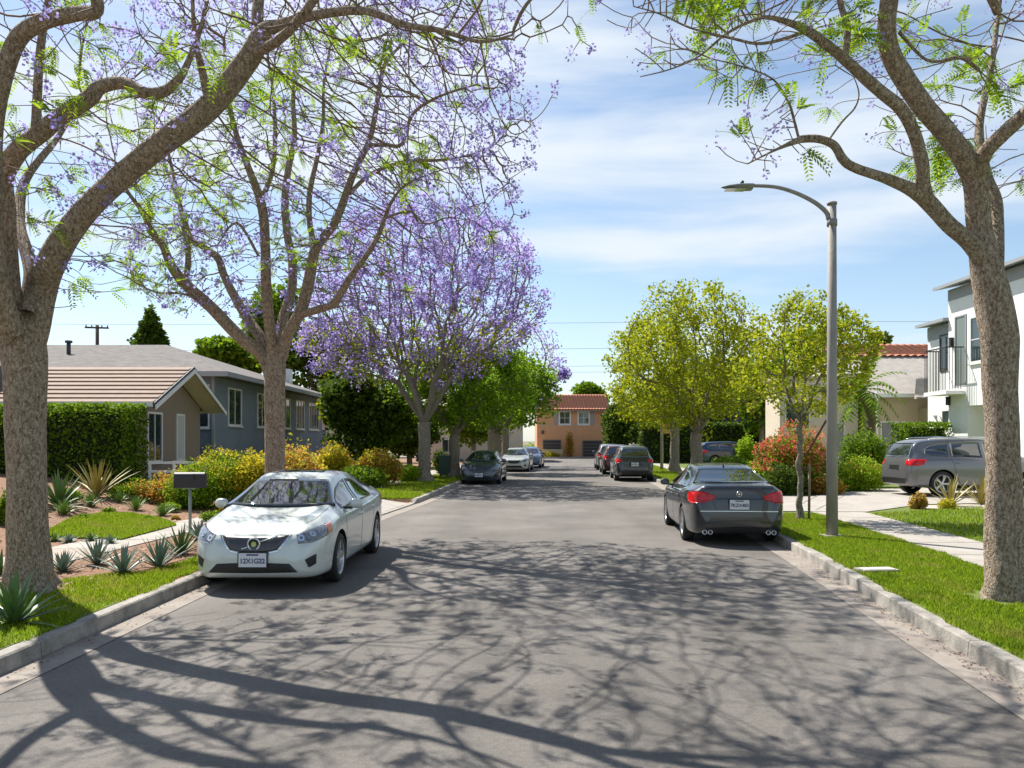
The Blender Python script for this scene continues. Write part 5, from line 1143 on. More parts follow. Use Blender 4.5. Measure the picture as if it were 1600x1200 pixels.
bpx(1455, 660, 30, 40, 900, .09, m_lime, 'vine covered window plant on the white house', Y=37.0) if False else None
# hedges
def hedge(x0, x1, y0, y1, z0, z1, n, size, mt, label, name='clipped_hedge'):
    c = ((x0+x1)/2, (y0+y1)/2, z0); root = empty(name, c, 0, label, 'hedge'); hx, hy, hz_ = (x1-x0)/2, (y1-y0)/2, z1-z0
    A = np.array([hy*hz_, hy*hz_, hx*hz_, hx*hz_, hx*hy*2]); f_ = rg.choice(5, n, p=A/A.sum()); u_ = rg.uniform(-1, 1, n); w_ = rg.uniform(-1, 1, n); d = -np.abs(rg.normal(0, .10, n))+.05*np.sin(u_*hx*5)*np.sin(w_*7+u_*3)
    p = np.zeros((n, 3)); zz = (w_+1)/2*hz_
    p[f_ == 0] = np.stack([-hx-d, u_*hy, zz], 1)[f_ == 0]; p[f_ == 1] = np.stack([hx+d, u_*hy, zz], 1)[f_ == 1]
    p[f_ == 2] = np.stack([u_*hx, -hy-d, zz], 1)[f_ == 2]; p[f_ == 3] = np.stack([u_*hx, hy+d, zz], 1)[f_ == 3]; p[f_ == 4] = np.stack([u_*hx, w_*hy, hz_+d], 1)[f_ == 4]
    out = p-np.array([0, 0, hz_/2]); out /= np.linalg.norm(out, axis=1)[:, None]
    V, Fc = leaf_quads(p, size, rg, .5, .3, out); mesh_np('foliage', V, Fc, mt, root)
    e = MB(); e.bx(-hx+.22, hx-.22, -hy+.22, hy-.22, -.1, hz_-.22); e.build('hedge_core', principled('hedge_core', (.012, .02, .006), 1), root); return root
zh = height(-11, 23.5)
hedge(-16.5, -10.95, 22.6, 24.0, .72, 2.98, 15000, .085, m_leafM, 'tall clipped green hedge in front of the brown gabled house')
hedge(17.6, 19.6, 35.6, 37.2, .15, 2.72, 4200, .10, m_leafM, 'clipped box hedge behind the grey suv')
hedge(10.2, 20.5, 63, 64.2, .15, 3.3, 5200, .20, m_leafD, 'long dark hedge behind the far blue car')
# spiky plants ------------------------------------------------------
def spiky(loc, n, ln, wid, mt, label, name, cat, el=(20, 80), droop=.25, group=None, seed=1, fold=.25):
    rs = random.Random(seed+int(abs(loc[0])*91)); e = MB()
    for i in range(n):
        a = i*2.39996+rs.uniform(-.2, .2); t_ = (i+.5)/n; el_ = R(el[0]+(el[1]-el[0])*t_+rs.uniform(-6, 6)); L_ = ln*rs.uniform(.75, 1.12)*(1-.15*t_); d = Vector((math.cos(a)*math.cos(el_), math.sin(a)*math.cos(el_), math.sin(el_)))
        s = Vector((-math.sin(a), math.cos(a), 0)); p = Vector((math.cos(a)*.03*(1-t_), math.sin(a)*.03*(1-t_), 0)); k = 7; rows = []
        for j in range(k+1):
            q = j/k; w = wid*(.65+.8*q if q < .35 else .93*(1-((q-.35)/.65)**1.7)); up_ = s.cross(d).normalized()
            up_ = up_ if up_.z > 0 else -up_
            rows.append([p-s*w+up_*w*fold, p.copy()-up_*w*fold*.3, p+s*w+up_*w*fold]); p = p+d*(L_/k); d = (d-Vector((0, 0, droop/k))).normalized()
        vs = [v_ for r_ in rows for v_ in r_]; fs = [(j*3+c, j*3+c+1, (j+1)*3+c+1, (j+1)*3+c) for j in range(k) for c in (0, 1)]; e.add(vs, fs, 0, True)
    o = e.build(name, mt); o.location = loc; tag(o, label, cat, group); return o
m_agv = principled('agave_leaf', (.10, .16, .115), .5, var=(.20, .27, .21), scale=5)
m_agg = principled('agave_green', (.06, .13, .03), .45, var=(.12, .20, .06), scale=5)
m_pho = leafmat('phormium', [(.30, .22, .05), (.45, .36, .08), (.22, .20, .05)], trans=.25)
m_ph = principled('striped_leaf', (.40, .30, .07), .5, var=(.20, .20, .05), scale=22, stretch=(1, 1, .15))
m_tuft = principled('tuft_leaf', (.13, .24, .03), .5, var=(.20, .32, .06), scale=9)
spiky(G(22, 975)-Vector((0, 0, .0)), 44, .62, .032, m_agg, 'dark green spiky yucca on the verge at the lower left corner', 'yucca_plant', 'plant', (5, 85), .3)
spiky(G(0, 900), 20, .45, .03, m_agg, 'small spiky plant behind the left tree trunk base', 'yucca_plant', 'plant', (10, 85), .2)
for i, (px, py, l_, mt, lb) in enumerate([(98, 893, .34, m_agv, 'small agave close to the left foreground trunk'), (152, 882, .46, m_agv, 'blue grey agave, second from the trunk'), (192, 896, .46, m_agv, 'blue grey agave lowest of the row'),
        (248, 886, .52, m_agv, 'largest blue green agave in the middle of the row'), (283, 866, .56, m_agg, 'grass green spiky plant left of the sedan bumper'), (312, 842, .44, m_agv, 'agave nearest the mailbox post')]):
    spiky(G(px, py), 40, l_, .024, mt, lb, 'agave_plant', 'agave', (15, 85), .12, 'agaves beside the left path', i)
spiky(G(92, 792), 46, 1.05, .045, m_agg, 'big bright green agave just right of the left trunk', 'agave_plant', 'agave', (5, 80), .3, None, 9)
g = G(152, 776); spiky(g, 60, 1.15, .03, m_ph, 'yellow striped spiky flax in front of the hedge', 'flax_plant', 'flax', (28, 86), .35)
g = Vector((12.0, 21.9, .16)); spiky(g, 40, .98, .03, m_ph, 'yellow striped flax left one by the grey suv', 'flax_plant', 'flax', (28, 86), .35, None, 4)
g = Vector((13.1, 22.3, .16)); spiky(g, 40, 1.0, .03, m_ph, 'yellow striped flax nearest the right foreground trunk', 'flax_plant', 'flax', (28, 86), .35, None, 5)
for i, (px, py, l_, lb) in enumerate([(100, 804, .34, 'rusty green grass tuft nearest the left trunk'), (142, 791, .34, 'bright grass tuft below the yellow flax'), (186, 785, .28, 'small grass tuft right of the yellow flax'), (212, 797, .36, 'bright grass tuft left of the mailbox in the mulch'), (254, 806, .32, 'pale grass tuft close to the mailbox'), (296, 795, .34, 'green grass tuft right behind the mailbox post')]):
    spiky(G(px, py), 90, l_*1.25, .012, m_tuft, lb, 'grass_tuft', 'grass tuft', (25, 88), .35, 'grass tufts in the mulch bed', i)
for i, (px, py, lb) in enumerate([(85, 846, 'green rosette at the left end of the small lawn edge'), (108, 848, 'grey green rosette on the small lawn edge'), (142, 846, 'dark green rosette in the middle of the lawn edge'), (172, 850, 'purple grey rosette at the right end of the lawn edge')]):
    spiky(G(px, py), 60, .2, .014, [m_tuft, m_agv, m_agg, m_agv][i], lb, 'edging_plant', 'plant', (0, 80), .3, 'low plants edging the small lawn', i)
for px, py, w_, h_, mt_, lb in ((108, 785, 40, 26, m_leafB, 'low green shrub between the trunk and the flax'), (188, 779, 46, 26, m_leafB, 'low green shrub right of the flax under the hedge'),
        (232, 775, 40, 30, m_leafM, 'dark green shrub at the right foot of the hedge'), (265, 800, 34, 18, m_leafB, 'low green mound left of the mailbox post'), (335, 815, 44, 20, m_leafM, 'low green mound right of the mailbox post')):
    bpx(px, py, w_, h_, 1300, .045, mt_, lb, mt2=m_lime, n2=300)
rsx = random.Random(8)
for i, (px, py, kind) in enumerate([(120, 778, 0), (170, 800, 1), (232, 786, 0), (275, 812, 2), (230, 812, 1), (330, 812, 2), (130, 812, 1), (318, 790, 0), (350, 800, 2), (205, 772, 1)]):
    lb = ['small red leaved plant below the hedge', 'small silver plant in the mulch', 'low rusty plant in the mulch', 'tiny green mound by the mailbox post', 'tiny dark mound above the lawn edge', 'small green mound behind the sedan mirror', 'tiny mound at the upper left lawn edge', 'small yellow plant at the foot of the yellow shrub', 'low green plant hidden by the sedan bonnet', 'small plant right below the hedge corner'][i]
    bpx(px, py, rsx.randint(16, 26), rsx.randint(9, 15), 420, .035, [m_leafD, m_leafB, m_fo][kind], lb, name='garden_plant', cat='plant', group='small plants in the mulch bed', lob=3, twig=.004)
bpx(20, 820, 60, 60, 3000, .06, m_leafM, 'green garden bush behind the left foreground trunk')
bpx(345, 870, 70, 26, 1500, .05, m_leafM, 'low green ground cover behind the sedan bonnet', Y=15.6) if False else None
# ---------------------------------------------------------------- houses
m_white = principled('white_trim', (.72, .71, .68), .6)
m_wht = principled('white_stucco', (.80, .79, .76), .9, var=(.86, .85, .83), scale=1.2, bump=.2, bscale=50)
m_greyb = principled('blue_grey_stucco', (.17, .205, .245), .9, var=(.21, .245, .285), scale=1.5, bump=.25, bscale=50)
m_brown = principled('brown_board', (.24, .185, .145), .85, var=(.28, .22, .175), scale=3, stretch=(1, 8, .3))
m_tan = principled('tan_stucco', (.50, .40, .28), .9, var=(.56, .46, .33), scale=1.5, bump=.2)
m_cream = principled('cream_stucco', (.62, .52, .42), .9, var=(.68, .58, .48), scale=1, bump=.2)
m_terr = principled('terracotta_stucco', (.58, .29, .145), .9, var=(.64, .345, .185), scale=.8, bump=.2)
m_tile = principled('clay_tile', (.50, .155, .075), .8, var=(.62, .27, .16), scale=4, bump=.3)
m_shing = principled('grey_shingle', (.09, .08, .072), .95, var=(.20, .18, .165), scale=3, detail=12, bump=.7, bscale=30)
m_shing2 = principled('pale_shingle', (.30, .27, .24), .95, var=(.42, .38, .33), scale=2.2, detail=12, bump=.7, bscale=24)
m_brtile = principled('brown_roof_tile', (.21, .135, .095), .8, var=(.28, .19, .135), scale=5, bump=.3)
m_dark = principled('dark_trim', (.05, .05, .055), .7)
m_gfas = principled('grey_fascia', (.30, .31, .32), .7)
m_garage = principled('dark_garage_door', (.05, .042, .045), .6)
m_iron = principled('wrought_iron', (.02, .02, .022), .5)
m_bin = principled('green_bin', (.03, .07, .05), .5, bump=.1)
m_teal = principled('teal_bin', (.02, .12, .12), .5)
m_curt = principled('curtain', (.5, .5, .48), .9)
def window(parent, c, w, h, face, fm=None, cols=2, rows=1, fr_=.07, glass=None, name='window', sill=True, proud=.04):
    """face: angle of the outward normal; c: centre on the wall plane"""
    e = MB(); root_m = Matrix.Translation(c) @ Matrix.Rotation(face-R(90), 4, 'Z')      # local +y outward
    def B(x0, x1, y0, y1, z0, z1, mb, mi=0):
        n = len(mb.v); mb.bx(x0, x1, y0, y1, z0, z1, mi)
        for k in range(n, len(mb.v)): mb.v[k] = tuple(root_m @ Vector(mb.v[k]))
    B(-w/2-fr_, -w/2, -.02, proud, -h/2-fr_, h/2+fr_, e); B(w/2, w/2+fr_, -.02, proud, -h/2-fr_, h/2+fr_, e)
    B(-w/2, w/2, -.02, proud, h/2, h/2+fr_, e); B(-w/2, w/2, -.02, proud, -h/2-fr_, -h/2, e)
    if sill: B(-w/2-fr_-.04, w/2+fr_+.04, -.02, proud+.05, -h/2-fr_-.05, -h/2-fr_-.002, e)
    for k in range(1, cols): x = -w/2+w*k/cols; B(x-.02, x+.02, -.02, proud-.012, -h/2, h/2, e)
    for k in range(1, rows):
        z = -h/2+h*k/rows
        for c_ in range(cols): x0 = -w/2+w*c_/cols+(.02 if c_ else 0); x1 = -w/2+w*(c_+1)/cols-(.02 if c_ < cols-1 else 0); B(x0, x1, -.02, proud-.014, z-.018, z+.018, e)
    f_ = e.build(name, fm or m_white, parent); g = MB(); B(-w/2, w/2, -.02, .006, -h/2, h/2, g); g.build('pane', glass or m_hglass, f_); return f_
def corrug(parent, name, a, b_, c, d, n, amp, mt, rows=10):
    """roll tile slope: a-b the ridge, d-c the eave; rounded rolls run down the slope"""
    a, b_, c, d = map(Vector, (a, b_, c, d)); nn = (b_-a).cross(d-a).normalized(); nn = nn if nn.z > 0 else -nn; k = n*6; V = []; rr = rows
    for j in range(rr*2):
        t = (j//2+(j % 2))/rr; lift = .03*(j % 2)*0+(.035 if j % 2 == 1 else 0)
        for i in range(k+1):
            s = i/k; p = a.lerp(b_, s).lerp(d.lerp(c, s), t); V.append(p+nn*(amp*abs(math.sin(math.pi*s*n))+lift))
    Fc = [(j*(k+1)+i, j*(k+1)+i+1, (j+1)*(k+1)+i+1, (j+1)*(k+1)+i) for j in range(2*rr-1) for i in range(k)]
    V += [a-nn*.06, b_-nn*.06, c-nn*.06, d-nn*.06]; o = mesh_np(name, V, [np.array(Fc), np.array([[len(V)-4, len(V)-3, len(V)-2, len(V)-1]])], mt, parent); return o
def slab(mb, pts, th, mi=0): mb.prism([Vector(p) for p in pts], (0, 0, -th), mi)
# brown gabled house, ridge along x
hb_ = empty('brown_house', (-11.5, 27, .8), 0, 'low brown house with striped tile roof and street facing gable', 'house')
z0 = -.9
def rel(o, l): q = o.location; return [(x-q.x, y-q.y, z-q.z) for x, y, z in l]
def zz(py, Y): return H-(py-HY)/F*Y
gx = -11.6; ya, yb = 24.2, 30.2; ez = zz(630, 24.4); az_ = zz(574, 27.2); ym = 27.2
e = MB(); e.prism(rel(hb_, [(gx, ya+.45, .3), (gx, yb-.45, .3), (gx, yb-.45, ez+.08), (gx, ym, az_-.18), (gx, ya+.45, ez+.08)]), (-13, 0, 0)); e.build('wall', m_brown, hb_)
e = MB()
nrow = 9
for sd, yy in ((0, ya), (1, yb)):
    for k in range(nrow):
        t0, t1 = k/nrow, (k+1)/nrow+.012; lift = .05
        p = lambda x, t, dz: Vector((x, ym+(yy-ym)*t, az_+(ez-az_)*t+dz))-hb_.location
        x1, x0 = gx+.75, gx-13.5
        vs = [p(x0, t0, .01), p(x1, t0, .01), p(x1, t1, .06), p(x0, t1, .06), p(x0, t1, -.02), p(x1, t1, -.02), p(x0, t0, -.06), p(x1, t0, -.06)]
        e.add(vs, [(0, 1, 2, 3), (3, 2, 5, 4), (1, 7, 5, 2), (0, 3, 4, 6), (6, 4, 5, 7)], 0)
fix_normals(e.build('roof', m_brtile, hb_))
e = MB()
for yy, s in ((ya, 1), (yb, -1)):
    p = lambda x, t, dz: Vector((x, ym+(yy-ym)*t, az_+(ez-az_)*t+dz))-hb_.location
    e.prism([p(gx+.755, 0, .02), p(gx+.755, 1.01, .02), p(gx+.755, 1.01, -.16), p(gx+.755, 0, -.16)], (.05, 0, 0), 1 if yy == ya else 1)
    e.prism([p(gx+.80, 0, -.06), p(gx+.80, 1.0, -.06), p(gx+.80, 1.0, -.20), p(gx+.80, 0, -.20)], (.04, 0, 0), 0)
    e.prism([p(gx+.75, 0, -.085), p(gx+.75, 1, -.085), p(gx+.75, 1, -.11), p(gx+.75, 0, -.11)], (-.74, 0, 0), 2)
    e.prism([p(gx+.75, 1.0, .03), p(gx+.75, 1.0, -.12), p(gx-13.5, 1.0, -.12), p(gx-13.5, 1.0, .03)], (0, -.1*s, 0), 0)
e.build('eave_trim', [m_white, m_dark, m_cream], hb_)
window(hb_, Vector((gx+.0, 25.95, 2.05))-hb_.location, .95, 1.5, 0, cols=2, rows=1)
window(hb_, Vector((gx+.0, 27.95, 2.05))-hb_.location, .55, 1.5, 0, cols=1, rows=1, glass=m_curt)
# white bench-like fence before it
fe = empty('garden_fence', (-10.3, 23.2, .85), 0, 'low white rail fence between the hedge and the brown house', 'fence'); e = MB()
for x in (-.2, .5, 1.2): e.box((x, 0, .15), (.06, .06, .7))
e.build('post', m_white, fe); e = MB(); e.box((.5, 0, .45), (1.5, .04, .07)); e.box((.5, 0, .2), (1.5, .04, .07)); e.build('rail', m_white, fe)
# blue grey house
hg = empty('blue_grey_house', (-11.5, 38, .8), 0, 'long blue grey stucco house with a low hipped grey roof', 'house')
X1, Ya, Yb, Ez = -11.75, 31.6, 49.5, 4.62
e = MB(); e.prism(rel(hg, [(X1, Ya, .2), (X1, Yb, .2), (X1, Yb, Ez), (X1, Ya, Ez)]), (-16, 0, 0)); e.build('wall', m_greyb, hg)
o_ = .75; zr = zz(537, 39); c = [(X1+o_, Ya-o_, Ez), (X1+o_, Yb+o_, Ez), (X1-16, Yb+o_, Ez), (X1-16, Ya-o_, Ez)]; r0, r1 = (X1-5.3, 39.5, zr), (X1-16, 39.5, zr)
e = MB(); vs = rel(hg, c+[r0, r1]); vs2 = [(x, y, z-.16) for x, y, z in vs[:4]]
e.add(vs+vs2, [(0, 4, 5, 3), (0, 1, 4), (1, 2, 5, 4), (0, 3, 9, 6), (0, 6, 7, 1), (6, 9, 8, 7)]); rf = fix_normals(e.build('roof', m_shing, hg))
e = MB(); e.prism(rel(hg, [(X1+o_+.002, Ya-o_, Ez-.012), (X1+o_+.002, Yb+o_, Ez-.012), (X1+o_+.002, Yb+o_, Ez-.2), (X1+o_+.002, Ya-o_, Ez-.2)]), (.05, 0, 0)); e.prism(rel(hg, [(X1+o_+.05, Ya-o_-.002, Ez-.012), (X1-16, Ya-o_-.002, Ez-.012), (X1-16, Ya-o_-.002, Ez-.2), (X1+o_+.05, Ya-o_-.002, Ez-.2)]), (0, -.05, 0)); e.build('fascia', m_gfas, hg)
for x, y, h in ((X1-14.0, 35.5, .55), (X1-8.2, 36, .5)):
    e = MB(); t = (y-(Ya-o_))/(39.5-Ya+o_); zb = Ez+(zr-Ez)*t; q = Vector((x, y, zb))-hg.location; e.tube([q-Vector((0, 0, .1)), q+Vector((0, 0, h))], .09, 8); e.tube([q+Vector((0, 0, h)), q+Vector((0, 0, h+.1))], .16, 8); e.build('roof_vent', m_dark, hg)
e = MB(); e.box(Vector((X1-1.6, 46.8, 5.45))-hg.location, (.8, .8, 1.3)); e.build('chimney', m_white, hg)
for y, w, cl in ((33.9, 1.5, 2), (37.6, 1.3, 2), (41.5, 1.6, 2), (44.3, 1.6, 3), (47.4, 2.2, 4)):
    window(hg, Vector((X1, y, 3.35))-hg.location, w, 1.45, 0, cols=cl, rows=1)
window(hg, Vector((X1-1.0, Ya, 3.3))-hg.location, 1.5, 1.6, R(-90), cols=2, glass=m_hglass)
e = MB(); e.box(Vector((X1-.03, Ya-.06, 2.4))-hg.location, (.1, .1, 4.2)); e.build('downpipe', m_gfas, hg)
# house fragment at the far left edge
hw = empty('white_house', (-24, 27, .9), 0, 'white stucco house just visible at the far left edge behind the trunk', 'house')
e = MB(); e.bx(-5.5, 1.6, -3, 4, -1, 2.2); e.build('wall', m_wht, hw)
e = MB(); e.prism([Vector((-6, -3.6, 2.2)), Vector((-6, 4.6, 2.2)), Vector((-6, .5, 3.6))], (8.2, 0, 0)); fix_normals(e.build('roof', m_shing, hw)); hw.location = (-18.5, 25.5, .9)
# orange roofed house fragment
ho = empty('orange_roof_house', (-13, 56, .3), 0, 'small peach house with orange tile roof behind the blue grey house', 'house')
e = MB(); e.bx(-6, .2, 0, 8, -.5, 3.6); e.build('wall', m_terr if False else m_cream, ho)
corrug(ho, 'roof', (-6.5, 4, 5.3), (-1.2, 4, 5.3), (.8, -.6, 3.5), (-6.5, -.6, 3.5), 22, .05, m_tile, 8); window(ho, Vector((-1.2, 0, 1.9)), 1.1, 1.2, R(-90)); ho.location = (-12.6, 57, .2)
e = MB(); e.prism([Vector((-1.2, 4, 5.28)), Vector((.8, -.6, 3.48)), Vector((.8, 8.4, 3.48))], (-.05, 0, -.05)); fix_normals(e.build('roof_side', m_tile, ho))
# pale houses beyond the left trees
hp = empty('pale_house', (-8, 72, .15), 0, 'pale two storey house glimpsed between the left street trees', 'house')
e = MB(); e.bx(-4.5, 4.2, 0, 8, -.2, 4.9); e.build('wall', m_cream, hp); e = MB(); e.prism([Vector((-5.1, -.6, 4.9)), Vector((-5.1, 8.6, 4.9)), Vector((-5.1, 4, 6.3))], (9.9, 0, 0)); fix_normals(e.build('roof', m_shing2, hp))
for x, z in ((-2.6, 3.6), (.4, 3.6), (2.6, 3.6), (-2.6, 1.3), (2.4, 1.3)): window(hp, Vector((x, 0, z)), 1.1, 1.1, R(-90))
hp.location = (-3.2, 73, .15)
# terracotta house at the end
Yt = 88.0; s = Yt/F; xl, xr = (839-800)*s, (949-800)*s
ht = empty('terracotta_house', ((xl+xr)/2, Yt, .15), 0, 'two storey terracotta house with clay tile roof closing the street', 'house'); hw_ = (xr-xl)/2; he = zz(640, Yt)-.15; hr = zz(617, Yt+4)-.15
e = MB(); e.bx(-hw_, hw_, 0, 8, -.2, he); e.build('wall', m_terr, ht); e = MB(); e.bx(-hw_+.002, hw_-.002, -.05, -.001, he*.66, he*.66+.08); e.build('string_course', m_tan, ht)
corrug(ht, 'roof', (-hw_-.3, 4, hr), (hw_+.3, 4, hr), (hw_+.3, -.6, he-.02), (-hw_-.3, -.6, he-.02), 26, .07, m_tile, 10); e = MB(); e.prism([Vector((-hw_-.28, 4, hr-.1)), Vector((-hw_-.28, 8.4, he)), Vector((-hw_-.28, 0, he))], (.3, 0, 0)); e.prism([Vector((hw_-.02, 4, hr-.1)), Vector((hw_-.02, 8.4, he)), Vector((hw_-.02, 0, he))], (.3, 0, 0)); fix_normals(e.build('gable', m_terr, ht))
e = MB(); e.bx(-hw_-.3, hw_+.3, -.62, -.5, he-.2, he-.06); e.build('eave_trim', m_brown, ht)
def hx_(px): return (px-(839+949)/2)*s
for px in (882.5, 912): 
    window(ht, Vector((hx_(px), 0, zz(653, Yt)-.15)), 1.05, 1.25, R(-90), cols=2, rows=2, fr_=.16)
    e = MB(); sx = -1 if px < 900 else 1; x = hx_(px)+sx*.95; e.bx(x-.19, x+.19, -.06, -.001, zz(663, Yt)-.15, zz(643, Yt)-.15); e.build('shutter', m_gfas, ht)
for a, b2, t_ in ((849, 876, 688), (911, 940, 689)):
    e = MB(); x0, x1 = hx_(a), hx_(b2); zt = zz(t_, Yt)-.15; e.bx(x0, x1, -.04, -.002, .0, zt)
    o = e.build('garage_door', m_garage, ht); g = MB(); g.bx(x0-.08, x0, -.08, -.001, 0, zt+.08); g.bx(x1, x1+.08, -.08, -.001, 0, zt+.08); g.bx(x0, x1, -.08, -.001, zt, zt+.08)
    for k in range(1, 5): g.bx(x0+.002, x1-.002, -.05, -.041, zt*k/5-.02, zt*k/5+.02)
    g.build('door_frame', m_brown, o)
e = MB(); e.box((hx_(848), -.12, he*.52), (.22, .2, .35)); e.build('wall_lamp', m_iron, ht)
gw = MB(); gw.bx(-2.4, 1.6, -.12, .12, 0, .75); gw.bx(-2.45, 1.65, -.16, .16, .75, .83); o = gw.build('garden_wall', [m_tan]); o.location = (3.9, 87.1, .15); tag(o, 'low tan garden wall at the left foot of the terracotta house', 'wall')
# house beyond, left of the end
h2 = empty('pale_house', (-6, 100, .15), 0, 'distant cream house with dark roof left of the terracotta house', 'house'); e = MB(); e.bx(-7, 5, 0, 8, 0, 4.2); e.build('wall', m_cream, h2); e = MB(); e.prism([Vector((-7.6, -.6, 4.2)), Vector((-7.6, 8.6, 4.2)), Vector((-7.6, 4, 6))], (13.2, 0, 0)); fix_normals(e.build('roof', m_shing2, h2))
for x in (-4, -1, 2.5): window(h2, Vector((x, 0, 2.2)), 1.4, 1.3, R(-90))
# stucco house on the right
hs = empty('cream_house', (17, 46, .15), 0, 'cream stucco house wall behind the red flowering bush', 'house'); e = MB(); e.bx(-1.6, 2.9, 0, 2.6, 0, 5.3); e.build('wall', m_cream, hs)
e = MB(); e.bx(-1.8, 3.1, -.15, 2.8, 5.3, 5.48); e.build('parapet', m_tan, hs); window(hs, Vector((-.6, 0, 3.2)), 1.3, 1.4, R(-90)); window(hs, Vector((1.6, 0, 1.8)), .9, 1.9, R(-90), name='door_window')
# tan house with the big shingle slope and orange ridge
Yt2 = 45.0; hn = empty('tan_house', (22, Yt2, .15), 0, 'tan house with broad pale shingle roof and orange tiles above', 'house')
q = hn.location; xa = (1362-800)/F*Yt2-q.x; xb = 8.0; ze = zz(617, Yt2)-.15
e = MB(); e.bx(xa, xb, 0, 9, 0, ze-.05); e.build('wall', m_tan, hn)
zt = zz(556, Yt2+4)-.15
e = MB(); slab(e, [(xa-.7, -.8, ze), (xb, -.8, ze), (xb, 4.2, zt), (xa-.5, 4.2, zt)], .14); fix_normals(e.build('roof', m_shing2, hn))
e = MB(); e.bx(xa-.75, xb, -.87, -.81, ze-.18, ze+.03); e.build('fascia', m_white, hn)
zo = zz(537, Yt2+6)-.15
corrug(hn, 'upper_roof', (xa-.3, 6.6, zo), (xb, 6.6, zo), (xb, 4.0, zt-.05), (xa-.5, 4.0, zt-.05), 22, .08, m_tile, 6); e = MB(); e.bx(xa, xb, 4.3, 9, ze-.2, zt-.15); e.build('upper_wall', m_cream, hn)
corrug(hn, 'porch_roof', (xa+2.4, -.2, ze+1.0), (xb, -.2, ze+1.4), (xb, -2.4, ze-.3), (xa+1.2, -2.4, ze-.3), 20, .015, m_shing2, 5)
e = MB(); e.bx(xa+2.6, xb, -1.9, -.002, 0, ze-.75); e.build('porch_wall', m_tan, hn)
window(hn, Vector((xa+1.0, 0, 2.0)), .9, 1.6, R(-90), cols=1); window(hn, Vector((xa+2.0, 0, 2.0)), .5, 1.6, R(-90), cols=1); window(hn, Vector((xa+3.6, -1.9, 2.0)), 1.4, 1.3, R(-90), cols=2)
e = MB(); e.box((xa-.05, -.75, ze/2+.3), (.1, .1, ze+.6)); e.build('porch_post', m_white, hn)
# white modern house
hm = empty('modern_white_house', (20, 34, .15), 0, 'two storey white stucco house behind the right foreground trunk', 'house'); q = hm.location
def XY(px): return 20.0*F/(px-800)      # depth at which the ray meets the facade x = 20
def zf(px, py): return H-(py-HY)/F*XY(px)-.15
Y0m, Y1m, Y2m = 20.0, XY(1482), XY(1457); H1, H2 = zf(1482, 450), zf(1465, 503)
e = MB()
yg0, yg1 = XY(1580), XY(1512); zg = zf(1512, 634)
e.bx(0, 12, Y0m-q.y, Y1m-q.y, zg, H1-.1); e.bx(0, 12, yg1-q.y, Y1m-q.y, 0, zg-.003); e.bx(1.6, 12, Y0m-q.y, yg1-q.y-.003, 0, zg-.003); e.bx(0, 1.597, Y0m-q.y, yg0-.4-q.y, 0, zg-.003)
e.build('wall', m_wht, hm); e = MB(); e.bx(.25, 11, Y1m-q.y+.003, Y2m+.9-q.y, 0, H2-.1); e.build('side_wall', m_wht, hm)
e = MB(); slab(e, [(-.55, Y0m-q.y-1, H1+.05), (12, Y0m-q.y-1, H1+2.5), (12, Y1m-q.y+.35, H1+2.5), (-.55, Y1m-q.y+.35, H1+.05)], .14); slab(e, [(-.25, Y1m-q.y-.0, H2+.05), (11, Y1m-q.y, H2+.9), (11, Y2m+1.15-q.y, H2+.9), (-.25, Y2m+1.15-q.y, H2+.05)], .14); fix_normals(e.build('roof', m_gfas, hm))
e = MB(); e.bx(-.03, -.001, Y0m-q.y, Y1m-q.y, H1-.62, H1-.12); e.bx(.22, .249, Y1m-q.y+.01, Y2m+.9-q.y, H2-.75, H2-.12); e.build('upper_band', m_gfas, hm)
def wm(pa, pb, pt, pb2, **k):
    ya_, yb_ = XY(pa), XY(pb); pc = (pa+pb)/2; yc = (ya_+yb_)/2; window(hm, Vector((k.pop('dx', 0), yc-q.y, (zf(pc, pt)+zf(pc, pb2))/2)), abs(ya_-yb_), abs(zf(pc, pt)-zf(pc, pb2)), R(180), **k)
wm(1518, 1556, 493, 562, cols=2, rows=2, fr_=.1)
m_pan = principled('grey_green_panel', (.16, .19, .17), .3, spec=.7)
wm(1462, 1479, 524, 578, cols=2, rows=1, dx=.25, fm=m_dark, sill=False)
wm(1465, 1484, 642, 662, cols=1, rows=1, dx=.25, fm=m_white)
wm(1494, 1509, 495, 600, cols=1, rows=1, glass=m_pan, fm=m_gfas, sill=False)
e = MB(); y0, y1 = XY(1508)-q.y, XY(1472)-q.y; zb, zt_ = zf(1490, 612), zf(1490, 545); e.bx(-.85, -.002, y0, y1, zb-.16, zb); e.build('balcony_floor', m_wht, hm)
e = MB(); e.bx(-.85, -.81, y0, y1, zt_-.05, zt_); e.bx(-.805, -.04, y0, y0+.04, zt_-.05, zt_); e.bx(-.805, -.04, y1-.04, y1, zt_-.05, zt_)
for k in range(15): yy = y0+.06+(y1-y0-.12)*k/14; e.box((-.83, yy, (zb+zt_)/2), (.02, .02, zt_-zb-.06))
for k in range(1, 6): x = -.8+.75*k/6; e.box((x, y0+.02, (zb+zt_)/2), (.02, .02, zt_-zb-.06)); e.box((x, y1-.02, (zb+zt_)/2), (.02, .02, zt_-zb-.06))
e.build('balcony_railing', m_iron, hm)
for pc, py in ((1489, 535), (1484, 627)): e = MB(); yy = XY(pc)-q.y; zc = zf(pc, py); e.box((-.08, yy, zc), (.15, .14, .36)); e.box((-.08, yy, zc+.2), (.18, .18, .03)); e.build('wall_lamp', m_iron, hm)
e = MB(); e.bx(1.55, 1.597, yg0-.35-q.y, yg1-.1-q.y, 0, zg-.15)
for k in range(1, 5): e.bx(1.53, 1.549, yg0-.35-q.y, yg1-.1-q.y, (zg-.15)*k/5-.02, (zg-.15)*k/5+.02)
e.build('garage_door', m_gfas, hm)
